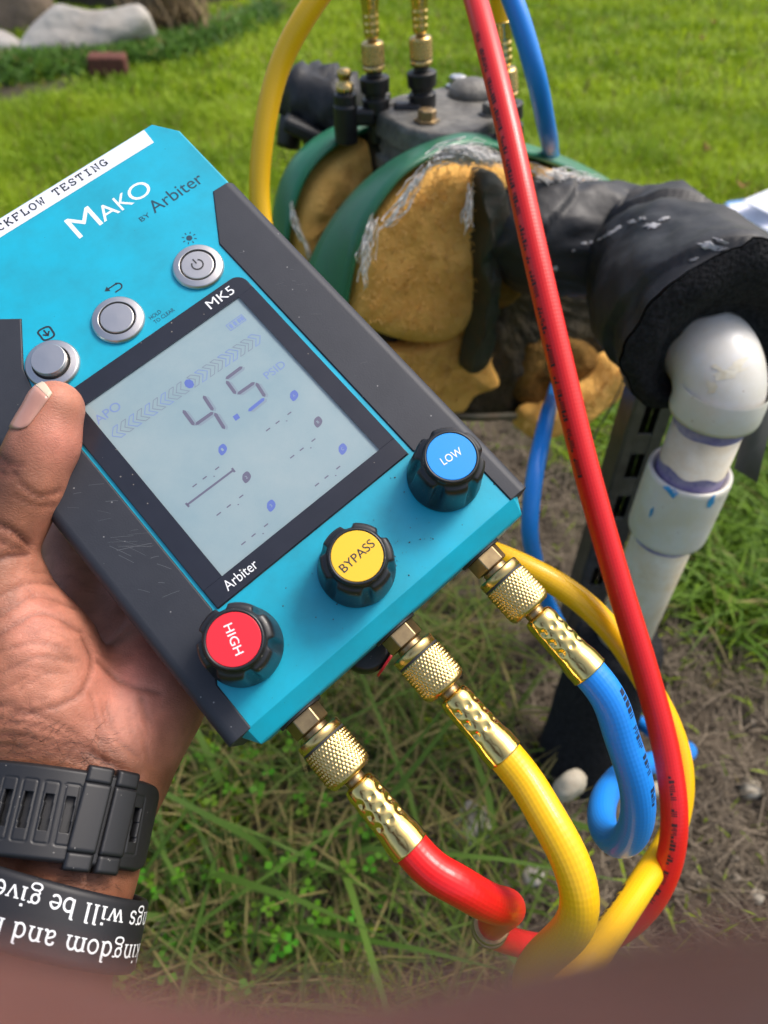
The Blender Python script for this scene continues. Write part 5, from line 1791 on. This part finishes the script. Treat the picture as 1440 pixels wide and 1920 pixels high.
INDEX = chain((135, 1015, 302, 12), (262, 860, 315, 9.8), (405, 765, 311, 8.8), (475, 745, 304, 7.8))
MIDDLE = chain((262, 1025, 307, 12), (402, 905, 316, 9.8), (535, 825, 312, 8.8), (615, 800, 304, 7.8))
RING = chain((350, 1055, 308, 11.5), (482, 962, 315, 9.4), (605, 892, 311, 8.4), (672, 872, 304, 7.3))
LITTLE = chain((390, 1120, 304, 11), (508, 1052, 311, 8.2), (603, 1000, 308, 7.2), (655, 985, 302, 6.4))
V, Q = field_mesh([(14, ARM), (14, PALM), (7, THUMB), (4, INDEX), (2.0, MIDDLE), (2.0, RING), (2.0, LITTLE)], 1.25)
V = relax(V, Q, 2, 0.4)
Nn = vnormals(V, Q)
if np.mean(np.einsum('ij,ij->i', Nn, V - V.mean(0))) < 0:
    Nn = -Nn; Q = Q[:, ::-1]
px = np.stack([720 + F * V[:, 0] / -V[:, 2], 960 - F * V[:, 1] / -V[:, 2]], -1)
front = Nn[:, 2] > -0.15
CREASE = [([(36, 905), (72, 930), (112, 922)], 5, .55), ([(28, 930), (72, 950), (100, 948)], 4, .35), ([(-10, 850), (20, 872), (40, 872)], 5, .6), ([(-10, 880), (15, 893), (30, 890)], 5, .6), ([(-10, 865), (25, 885)], 4, .5),
          ([(-10, 982), (28, 998), (55, 1022)], 6, .9), ([(-10, 1050), (25, 1042), (52, 1040)], 6, .9), ([(-10, 1012), (20, 1025), (45, 1030)], 4, .5),
          ([(-10, 1122), (60, 1092), (110, 1096)], 4, .4), ([(-10, 1160), (70, 1118), (140, 1140)], 4, .35), ([(-10, 1195), (80, 1150), (155, 1185)], 5, .45), ([(-10, 1225), (60, 1205), (130, 1215)], 4, .35), ([(0, 1262), (70, 1232), (140, 1240)], 4, .35),
          ([(158, 1196), (172, 1235), (152, 1297), (84, 1330), (20, 1342)], 5, .55), ([(185, 1240), (230, 1280), (300, 1300)], 6, .5), ([(200, 1320), (225, 1390), (262, 1420)], 5, .35), ([(170, 1300), (190, 1370), (220, 1430)], 4, .3),
          ([(-10, 1322), (60, 1338), (130, 1368), (200, 1432)], 5, .45), ([(-10, 1350), (70, 1362), (150, 1398), (230, 1448)], 5, .5), ([(-10, 1376), (80, 1386), (170, 1416), (262, 1456)], 5, .55), ([(-10, 1398), (90, 1403), (165, 1424)], 4, .45), ([(20, 1412), (110, 1417), (200, 1447)], 4, .35),
          ([(40, 1290), (90, 1262), (130, 1262)], 4, .3), ([(0, 1295), (50, 1270)], 4, .3)]
rc_ = random.Random(5)
for k in range(46):
    x0, y0 = rc_.uniform(-10, 190), rc_.uniform(1060, 1400)
    a_ = math.radians(rc_.gauss(18, 22)); l_ = rc_.uniform(30, 90)
    CREASE.append(([(x0, y0), (x0 + l_ * .5 * math.cos(a_), y0 + l_ * .5 * math.sin(a_) + rc_.uniform(-8, 8)), (x0 + l_ * math.cos(a_), y0 + l_ * math.sin(a_))], rc_.uniform(2.0, 3.2), rc_.uniform(.08, .2)))
for k in range(16):
    x0, y0 = rc_.uniform(180, 300), rc_.uniform(1290, 1400)
    CREASE.append(([(x0, y0), (x0 + rc_.uniform(5, 20), y0 + rc_.uniform(30, 60))], 3, rc_.uniform(.12, .25)))
for ln, wd, dp in CREASE:
    d = seg_dist(px, catmull(ln, 8.0))
    V = V - Nn * (1.25 * dp * np.exp(-(d / wd)**2) * front)[:, None]
V = V + Nn * (0.12 * fbm(V, 0.12, 2))[:, None]
# skin tone: pinker on the palm, darker on the backs of joints, wrist and forearm
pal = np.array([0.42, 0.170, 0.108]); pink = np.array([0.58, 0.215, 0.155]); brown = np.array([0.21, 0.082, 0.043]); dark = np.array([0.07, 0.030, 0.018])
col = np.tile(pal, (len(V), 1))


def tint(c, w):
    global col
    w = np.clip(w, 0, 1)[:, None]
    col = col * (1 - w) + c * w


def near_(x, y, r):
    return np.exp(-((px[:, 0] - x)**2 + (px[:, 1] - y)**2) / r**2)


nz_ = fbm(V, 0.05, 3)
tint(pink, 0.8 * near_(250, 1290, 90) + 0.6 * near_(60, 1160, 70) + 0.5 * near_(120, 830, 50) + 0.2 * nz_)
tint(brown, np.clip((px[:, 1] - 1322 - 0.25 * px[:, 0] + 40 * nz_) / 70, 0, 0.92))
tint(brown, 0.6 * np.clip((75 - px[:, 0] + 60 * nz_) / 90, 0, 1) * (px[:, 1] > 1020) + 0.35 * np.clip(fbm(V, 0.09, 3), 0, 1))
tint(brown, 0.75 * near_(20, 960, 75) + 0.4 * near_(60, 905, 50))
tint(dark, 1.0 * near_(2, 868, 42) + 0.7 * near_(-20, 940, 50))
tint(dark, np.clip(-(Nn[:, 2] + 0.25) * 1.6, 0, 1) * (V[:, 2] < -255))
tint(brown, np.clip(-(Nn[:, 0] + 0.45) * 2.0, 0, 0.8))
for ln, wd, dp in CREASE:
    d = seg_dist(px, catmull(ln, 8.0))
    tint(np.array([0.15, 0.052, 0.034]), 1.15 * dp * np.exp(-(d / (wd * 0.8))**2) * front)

sk = bpy.data.materials.new('skin')
sk.use_nodes = True
N, Lk = sk.node_tree.nodes, sk.node_tree.links
b = N['Principled BSDF']
at = N.new('ShaderNodeVertexColor'); at.layer_name = 'Col'
tcn = N.new('ShaderNodeTexCoord')
n1 = N.new('ShaderNodeTexNoise'); n1.inputs['Scale'].default_value = 130; n1.inputs['Detail'].default_value = 6
Lk.new(tcn.outputs['Object'], n1.inputs['Vector'])
mr = N.new('ShaderNodeMapRange'); mr.inputs['From Min'].default_value = 0.3; mr.inputs['From Max'].default_value = 0.7; mr.inputs['To Min'].default_value = 0.80; mr.inputs['To Max'].default_value = 1.15
Lk.new(n1.outputs['Fac'], mr.inputs['Value'])
mx = N.new('ShaderNodeMix'); mx.data_type = 'RGBA'; mx.blend_type = 'MULTIPLY'; mx.inputs['Factor'].default_value = 1
Lk.new(at.outputs['Color'], mx.inputs[6]); Lk.new(mr.outputs[0], mx.inputs[7])
Lk.new(mx.outputs[2], b.inputs['Base Color'])
b.inputs['Roughness'].default_value = 0.5
b.inputs['Specular IOR Level'].default_value = 0.35
b.inputs['Subsurface Weight'].default_value = 0.18
b.inputs['Subsurface Radius'].default_value = (1.0, 0.35, 0.2)
b.inputs['Subsurface Scale'].default_value = 0.002
vo = N.new('ShaderNodeTexVoronoi'); vo.feature = 'DISTANCE_TO_EDGE'; vo.inputs['Scale'].default_value = 780
nd = N.new('ShaderNodeTexNoise'); nd.inputs['Scale'].default_value = 160; nd.inputs['Detail'].default_value = 3
Lk.new(tcn.outputs['Object'], nd.inputs['Vector'])
vm = N.new('ShaderNodeVectorMath'); vm.operation = 'MULTIPLY_ADD'; vm.inputs[1].default_value = (0.006, 0.006, 0.006)
Lk.new(nd.outputs['Color'], vm.inputs[0]); Lk.new(tcn.outputs['Object'], vm.inputs[2])
mp = N.new('ShaderNodeMapping'); mp.inputs['Scale'].default_value = (0.6, 1.5, 1.0); mp.inputs['Rotation'].default_value = (0, 0, 0.4)
Lk.new(vm.outputs[0], mp.inputs['Vector']); Lk.new(mp.outputs[0], vo.inputs['Vector'])
n2 = N.new('ShaderNodeTexNoise'); n2.inputs['Scale'].default_value = 900; n2.inputs['Detail'].default_value = 3
Lk.new(tcn.outputs['Object'], n2.inputs['Vector'])
ad = N.new('ShaderNodeMath'); ad.operation = 'MULTIPLY_ADD'; ad.inputs[1].default_value = 0.35
mn = N.new('ShaderNodeMath'); mn.operation = 'MINIMUM'; mn.inputs[1].default_value = 0.22
Lk.new(vo.outputs['Distance'], mn.inputs[0])
Lk.new(n2.outputs['Fac'], ad.inputs[0]); Lk.new(mn.outputs[0], ad.inputs[2])
bp = N.new('ShaderNodeBump'); bp.inputs['Strength'].default_value = 0.42; bp.inputs['Distance'].default_value = 0.0006
Lk.new(ad.outputs[0], bp.inputs['Height']); Lk.new(bp.outputs[0], b.inputs['Normal'])
M['skin'] = sk
M['nail'] = mat('fingernail', (0.50, 0.27, 0.20), rough=0.3, spec=0.5, col2=(0.42, 0.21, 0.16), vscale=60, coat=0.2)
M['nail_tip'] = mat('nail_free_edge', (0.62, 0.50, 0.36), rough=0.4)
M['hair'] = mat('dark_hair', (0.012, 0.009, 0.008), rough=0.5)

HM = CM @ Matrix.Translation(Vector(C(100, 1450, 243) * MM))
HMn = np.array(HM)
person = empty('person', (0, 0, 0), 'bare left hand and forearm holding the gauge, thumb beside its buttons', 'person', mat=HM)
hoff = C(100, 1450, 243)
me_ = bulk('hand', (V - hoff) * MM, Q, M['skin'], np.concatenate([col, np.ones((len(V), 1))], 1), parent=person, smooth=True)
me_['label'] = 'left hand with wrinkled pink palm and dark knuckle'


def hk(name, v, f, m, parent, **k):          # camera-space mm, child of the person
    return mk(name, (np.asarray(v) - hoff) * MM, f, m, parent, local=True, **k)


bvh = BVHTree.FromPolygons([Vector(t) for t in V], [tuple(map(int, t)) for t in Q])
# thumbnail
dL = nrm(np.array([0.50, 0.86, -0.05])); nN = nrm(np.array([-0.66, 0.40, 0.62])); nN = nrm(nN - dL * np.dot(nN, dL)); dW = np.cross(dL, nN)
cN = C(100, 788, 241.0)


def nail(u0, u1, lift):
    us, vs_ = np.linspace(u0, u1, 12), np.linspace(-1, 1, 13)
    pts = []
    for u in us:
        wid = 0.86 * (1 - 0.25 * max(0, (-u - 0.55) / 0.45)**2 - 0.10 * max(0, u - 0.8))
        for w in vs_:
            a = w * wid
            q_ = (cN + dL * (u * 8.6 - 1.2 * w * w * max(0, u) * 1.2 + 1.3 * w * w * max(0, -u)) + dW * (9.0 * math.sin(a)) + nN * (9.75 * math.cos(a)))
            rd = nrm(dW * math.sin(a) + nN * math.cos(a))
            hh_ = bvh.ray_cast(Vector(q_ + rd * 8), Vector(-rd), 14.0)
            if hh_[0] is not None:
                q_ = np.array(hh_[0]) + rd * (0.45 + lift)
            pts.append(q_)
    n_ = 13
    return np.array(pts), [(i * n_ + j, i * n_ + j + 1, (i + 1) * n_ + j + 1, (i + 1) * n_ + j) for i in range(11) for j in range(12)]


hk('thumbnail', *nail(-1, 0.86, 0.0), M['nail'], person, smooth=True, solid=0.0005)
hk('nail_tip', *nail(0.86, 1.12, 0.02), M['nail_tip'], person, smooth=True, solid=0.0005)

# fine dark hairs on the wrist
bvh = BVHTree.FromPolygons([Vector(t) for t in V], [tuple(map(int, t)) for t in Q])
parts = []
for k in range(230):
    if k < 130:
        hx, hy = RNG.uniform(0, 215), 0
        hy = 1378 + 0.17 * hx + RNG.normal(0, 26)
    else:
        hx, hy = RNG.uniform(0, 225), RNG.uniform(1600, 1680)
    h = bvh.ray_cast(Vector((0, 0, 0)), Vector(ray(hx, hy)).normalized())
    if h[0] is None:
        continue
    p, nv = np.array(h[0]), np.array(h[1])
    if nv[2] < 0: nv = -nv
    d = nrm(np.array([RNG.uniform(0.4, 1.0), RNG.normal(-0.1, 0.35), 0.0])); d = nrm(d - nv * np.dot(d, nv))
    L_ = RNG.uniform(3, 8) if k < 130 else RNG.uniform(1.5, 4)
    sd_ = np.cross(nv, d) * RNG.normal(0, 0.25)
    pts = np.array([p - nv * 0.2, p + d * L_ * .35 + nv * 0.5, p + d * L_ * .7 + nv * 0.6 + sd_ * L_ * .4, p + d * L_ + nv * 0.35 + sd_ * L_])
    parts.append(tube(pts, np.array([.04, .035, .03, .012]), 4, cap=False)[:2])
o = hk('arm_hair', *join(parts), M['hair'], person)
o['kind'] = 'stuff'

# ------------------------------------------------------------------ watch strap and printed wristband
WE1 = nrm(np.array([1.0, 0, 0]) - WA * WA[0])
WE1 = nrm(WE1 + WA * 0.05); WE1 = nrm(WE1 - WA * np.dot(WE1, WA))
WE2 = np.cross(WE1, WA)
if WE2[2] < 0: WE2 = -WE2


class Ring:
    """closed band round the wrist: arc length s (0 facing the camera, positive to the right), across w (positive to the elbow), height h"""
    def __init__(self, c, A, B, tw=0.0):
        self.c, self.A, self.B, self.tw = np.array(c, float), A, B, tw
        t = np.linspace(-np.pi, np.pi, 721)
        p = np.stack([A * np.sin(t), B * np.cos(t)], -1)
        L_ = np.concatenate([[0], np.cumsum(np.linalg.norm(np.diff(p, axis=0), axis=1))])
        self.t, self.L = t, L_ - np.interp(0, t, L_)
        self.half = self.L[-1]

    def at(self, s, w, h):
        s, w, h = np.broadcast_arrays(np.asarray(s, float), w, h)
        t = np.interp((s + self.half) % (2 * self.half) - self.half, self.L, self.t)
        nx_, nz2 = np.sin(t) / self.A, np.cos(t) / self.B
        k = np.sqrt(nx_**2 + nz2**2)
        return self.c + (self.A * np.sin(t) + h * nx_ / k)[..., None] * WE1 + (self.B * np.cos(t) + h * nz2 / k)[..., None] * WE2 + (w + self.tw * self.A * np.sin(t))[..., None] * WA


def band(ring, s0, s1, w0, w1, h0, h1, ns, nw, bev=0.6, closed=False, hole=None, groove=None, wfun=None):
    """solid strip on a ring with rounded long edges; hole(s, w) drops cells, groove(s, w) lowers the top"""
    s = np.linspace(s0, s1, ns)
    w = np.linspace(w0, w1, nw)
    Sg, Wg = np.meshgrid(s, w, indexing='ij')
    if wfun is not None:
        Wg = Wg * wfun(Sg)
    ed = np.minimum(np.abs(Wg - w0), np.abs(w1 - Wg)) if wfun is None else np.minimum(np.abs(Wg - w0 * wfun(Sg)), np.abs(w1 * wfun(Sg) - Wg))
    hT = h1 - bev * np.clip(1 - ed / bev, 0, 1)**2
    if not closed:
        ee = np.minimum(Sg - s0, s1 - Sg)
        hT = hT - bev * np.clip(1 - ee / bev, 0, 1)**2 * 0.8
    if groove is not None:
        hT = hT - groove(Sg, Wg)
    top = ring.at(Sg, Wg, hT).reshape(-1, 3)
    bot = ring.at(Sg, Wg, h0 + 0 * Sg).reshape(-1, 3)
    n_ = ns * nw
    keep = np.ones((ns - 1, nw - 1), bool)
    if hole is not None:
        sc, wc = (Sg[:-1, :-1] + Sg[1:, 1:]) / 2, (Wg[:-1, :-1] + Wg[1:, 1:]) / 2
        keep = ~hole(sc, wc)
    f = []
    ii, jj = np.nonzero(keep)
    from collections import Counter
    edges = Counter()
    quads = []
    for i, j in zip(ii.tolist(), jj.tolist()):
        q = (i * nw + j, (i + 1) * nw + j, (i + 1) * nw + j + 1, i * nw + j + 1)
        quads.append(q)
        for a, b_ in zip(q, q[1:] + q[:1]):
            edges[(a, b_)] += 1
    f = quads + [tuple(x + n_ for x in q[::-1]) for q in quads]
    for (a, b_), c_ in edges.items():
        if (b_, a) not in edges:
            f.append((b_, a, a + n_, b_ + n_))
    return np.vstack([top, bot]), f


WM = CM @ Matrix.Translation(Vector((-0.112, -0.0996, -0.235)))
watch = empty('watch', (0, 0, 0), 'black rubber watch strap with slots and two keeper loops on the wrist', 'watch', mat=WM)
woff = np.array((-112, -99.6, -235))


def wk(name, vf, m, parent, off, **k):
    return mk(name, (vf[0] - off) * MM, vf[1], m, parent, local=True, **k)


WR = Ring((-112, -99.6, -235), 31.5, 22.3, 0.02)
wk('under_strap', band(WR, -WR.half, WR.half, -11.5, 11.5, 0.0, 2.2, 200, 14, closed=True), M['strap'], watch, woff, smooth=True)
HS = [-16.0, -10.6, -5.1, 0.3, 5.7, 11.2, 16.6, 35.0]


def slot(sc, wc):
    r = np.zeros(sc.shape, bool)
    for q in HS:
        r |= (np.abs(sc - q - 0.06 * wc) < 1.15) & (np.abs(wc) < 5.0)
    return r


def gro(sc, wc):
    d = np.full(sc.shape, 9.0)
    for q in HS:
        ax_, aw_ = np.abs(sc - q - 0.06 * wc) - 1.9, np.abs(wc) - 8.4
        dd_ = np.hypot(np.maximum(ax_ + 0.6, 0), np.maximum(aw_ + 0.6, 0)) + np.minimum(np.maximum(ax_ + 0.6, aw_ + 0.6), 0) - 0.6
        d = np.minimum(d, np.abs(dd_))
    return 0.30 * np.exp(-(d / 0.22)**2)


wk('strap', band(WR, -36, 46, -13, 13, 2.25, 4.9, 320, 108, bev=1.3, hole=slot, groove=gro, wfun=lambda s: np.clip(1 - 0.22 * np.clip((s - 39) / 7, 0, 1)**2, 0.5, 1)), M['strap'], watch, woff, smooth=True)
for s0, s1 in ((18.6, 25.4), (26.4, 32.6)):
    wk('keeper_loop', join([band(WR, s0, s1, -9.6, 9.6, 4.95, 6.6, 20, 30, bev=0.5), band(WR, s0 + 0.05, s1 - 0.05, -14.6, -9.5, 0.3, 6.35, 20, 14, bev=0.9), band(WR, s0 + 0.05, s1 - 0.05, 9.5, 14.6, 0.3, 6.35, 20, 14, bev=0.9)]), M['strap'], watch, woff, smooth=True)
cs = WR.at(np.array([WR.half]), 0.0, 4.0)[0]
v, f = lathe([(20, -3), (21.5, -1), (21.5, 7), (20, 9), (0.1, 9.2)], 48, (cs, WE1, WA, -WE2))
wk('watch_case', (v, f), M['strap'], watch, woff, smooth=False, bevel=0.0004)

BR = Ring((-110, -121.5, -222.3), 34.0, 24.0, 0.17)
boff = np.array((-110, -123, -222.3))
wb_ = empty('wristband', (0, 0, 0), 'black silicone wristband with upside-down white serif lettering', 'wristband', mat=CM @ Matrix.Translation(Vector(boff * MM)))
wk('band', band(BR, -BR.half, BR.half, -9.6, 9.6, 0.0, 2.3, 220, 20, bev=0.8, closed=True), M['band'], wb_, boff, smooth=True)
T1, T2 = 0.20, 0.12


def st_(x, y0, y1, w=None):
    return ([(x, y0), (x, y1)], w or T1)


def srf(x, y, l=0.22):
    return ([(x - l, y), (x + l, y)], 0.10)


SER = {
    'a': (0.98, [([(.10, .74), (.16, .92), (.38, 1.0), (.58, .93), (.66, .74), (.66, .15), (.74, .02), (.92, .06)], .17), ([(.66, .58), (.40, .50), (.14, .34), (.10, .18), (.22, .02), (.42, .02), (.66, .22)], .14)]),
    'b': (1.06, [st_(.22, .0, 1.52), ([(.02, 1.50), (.22, 1.52)], .1), (arc(.55, .5, .40, .5, 130, -130, 14), .17)]),
    'd': (1.10, [st_(.82, .0, 1.52), ([(.62, 1.50), (.82, 1.52)], .1), (arc(.50, .5, .40, .5, 50, 310, 14), .17), ([(.82, .04), (1.04, .04)], .1)]),
    'e': (0.95, [([(.12, .56), (.82, .56)], .11), (arc(.48, .5, .38, .5, 8, 318, 16), .17)]),
    'g': (1.02, [(arc(.42, .66, .30, .33, 0, 360, 16), .15), ([(.64, .92), (.80, 1.02), (.96, .98)], .13), ([(.28, .36), (.16, .22), (.26, .06), (.66, .02), (.90, -.12), (.84, -.36), (.48, -.48), (.14, -.38), (.08, -.20), (.26, .04)], .13)]),
    'h': (1.16, [st_(.22, 0, 1.52), ([(.02, 1.50), (.22, 1.52)], .1), srf(.22, .04), ([(.22, .72), (.42, .96), (.66, .98), (.84, .78), (.84, .04)], .17), srf(.84, .04)]),
    'i': (0.58, [st_(.28, 0, .98), ([(.06, .95), (.28, .98)], .1), srf(.28, .04), ([(.27, 1.26), (.27, 1.46)], .22)]),
    'k': (1.10, [st_(.22, 0, 1.52), srf(.22, .04), ([(.86, .96), (.24, .46)], .12), ([(.44, .60), (.90, .04)], .18), srf(.9, .04, .16), srf(.82, .96, .18)]),
    'l': (0.58, [st_(.28, 0, 1.52), ([(.06, 1.50), (.28, 1.52)], .1), srf(.28, .04)]),
    'm': (1.74, [st_(.22, 0, .98), ([(.0, .95), (.22, .98)], .1), srf(.22, .04), ([(.22, .72), (.40, .96), (.62, .98), (.80, .78), (.80, .04)], .17), srf(.80, .04), ([(.80, .72), (1.0, .96), (1.22, .98), (1.40, .78), (1.40, .04)], .17), srf(1.40, .04)]),
    'n': (1.16, [st_(.22, 0, .98), ([(.0, .95), (.22, .98)], .1), srf(.22, .04), ([(.22, .72), (.42, .96), (.66, .98), (.84, .78), (.84, .04)], .17), srf(.84, .04)]),
    'o': (1.02, [(arc(.5, .5, .40, .49, 0, 360, 20), .16)]),
    's': (0.82, [(arc(.40, .74, .27, .25, 40, 260, 9) + arc(.40, .25, .29, .25, 80, -140, 9), .15), ([(.66, .98), (.66, .74)], .1), ([(.10, .02), (.10, .26)], .1)]),
    'v': (1.04, [([(.10, .96), (.50, .04)], .19), ([(.50, .04), (.88, .96)], .11), srf(.12, .96, .2), srf(.88, .96, .16)]),
    'w': (1.48, [([(.10, .96), (.42, .04)], .18), ([(.42, .04), (.72, .92)], .11), ([(.70, .96), (1.02, .04)], .18), ([(1.02, .04), (1.34, .96)], .11), srf(.12, .96, .2), srf(.70, .96, .16), srf(1.34, .96, .16)]),
    't': (0.66, [([(.28, 1.30), (.28, .18), (.42, .02), (.62, .10)], .17), ([(.04, .96), (.58, .96)], .1)]),
    'r': (0.80, [st_(.22, 0, .98), srf(.22, .04), ([(.22, .70), (.44, .96), (.70, .90)], .17)]),
    'f': (0.68, [([(.28, 0), (.28, 1.26), (.44, 1.50), (.68, 1.42)], .16), ([(.04, .96), (.58, .96)], .1), srf(.28, .04)]),
}


def serif(text, s_start, w_base, size, sp=0.10):
    """written upside down: text runs to the left, letters stand towards the elbow"""
    parts = []
    x = 0.0
    for ch in text:
        if ch == ' ':
            x += 0.62; continue
        wd, st2 = SER[ch]
        fine = []
        for pts, w in st2:
            p = np.asarray(pts, float)
            if len(p) > 2 and np.linalg.norm(p[0] - p[-1]) >= 0 and len(p) < 12:
                p = catmull(p, 0.06)
            fine.append(([tuple(q) for q in p], w))
        v, f = strokes(fine, 0.16)
        k = ((s_start - (x + v[:, 0]) * size))
        parts.append((BR.at(k, w_base + v[:, 1] * size, np.full(len(v), 2.36)), f))
        x += wd + sp
    return join(parts), x * size


# place so that the visible words fall where the photograph has them
wk('lettering', serif('things will be given', 57.5, -6.6, 3.25)[0], M['white_ink'], wb_, boff)
wk('lettering', serif('kingdom and his', 48.5, 1.9, 3.25)[0], M['white_ink'], wb_, boff)

# ------------------------------------------------------------------ the other hand: a fingertip low in front of the lens
def cc(*j):
    return [(np.array(a[:3], float), np.array(b_[:3], float), a[3], b_[3]) for a, b_ in zip(j[:-1], j[1:])]
FG = cc((30, -20.1, -15.4, 7.2), (10, -19.2, -15.4, 7.8), (-14, -20.2, -15.2, 8.2), (-40, -22.6, -16, 9.0), (-72, -36, -12, 10.5), (-92, -58, 0, 13))
PM = cc((-92, -60, 0, 14), (-84, -108, 16, 17)) + cc((-96, -72, 20, 14), (-88, -112, 30, 17)) + cc((-86, -112, 22, 18), (-80, -170, 30, 20))
F2 = cc((-94, -68, 12, 11), (-62, -62, 4, 9), (-44, -72, 14, 8), (-52, -82, 24, 7))
F3 = cc((-95, -84, 24, 10.5), (-64, -80, 14, 9), (-48, -88, 24, 8), (-56, -96, 34, 7))
F4 = cc((-92, -98, 34, 9.5), (-66, -96, 26, 8), (-54, -102, 34, 7), (-60, -108, 42, 6))
TH = cc((-84, -110, 10, 12), (-60, -92, -14, 9.5), (-44, -76, -16, 8.5), (-36, -66, -14, 7.5))
V2, Q2 = field_mesh([(10, PM), (5, FG), (2, F2), (2, F3), (2, F4), (3, TH)], 1.6)
V2 = relax(V2, Q2, 2, 0.4)
n2_ = vnormals(V2, Q2)
if np.mean(np.einsum('ij,ij->i', n2_, V2 - V2.mean(0))) < 0:
    Q2 = Q2[:, ::-1]
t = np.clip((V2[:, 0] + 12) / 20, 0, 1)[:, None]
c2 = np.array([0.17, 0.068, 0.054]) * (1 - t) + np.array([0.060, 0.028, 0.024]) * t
o2 = np.array([-14.0, -34.0, -25.0])
p2_ = empty('person', (0, 0, 0), 'blurred brown fingertip of the other hand along the bottom edge', 'person', mat=CM @ Matrix.Translation(Vector(o2 * MM)))
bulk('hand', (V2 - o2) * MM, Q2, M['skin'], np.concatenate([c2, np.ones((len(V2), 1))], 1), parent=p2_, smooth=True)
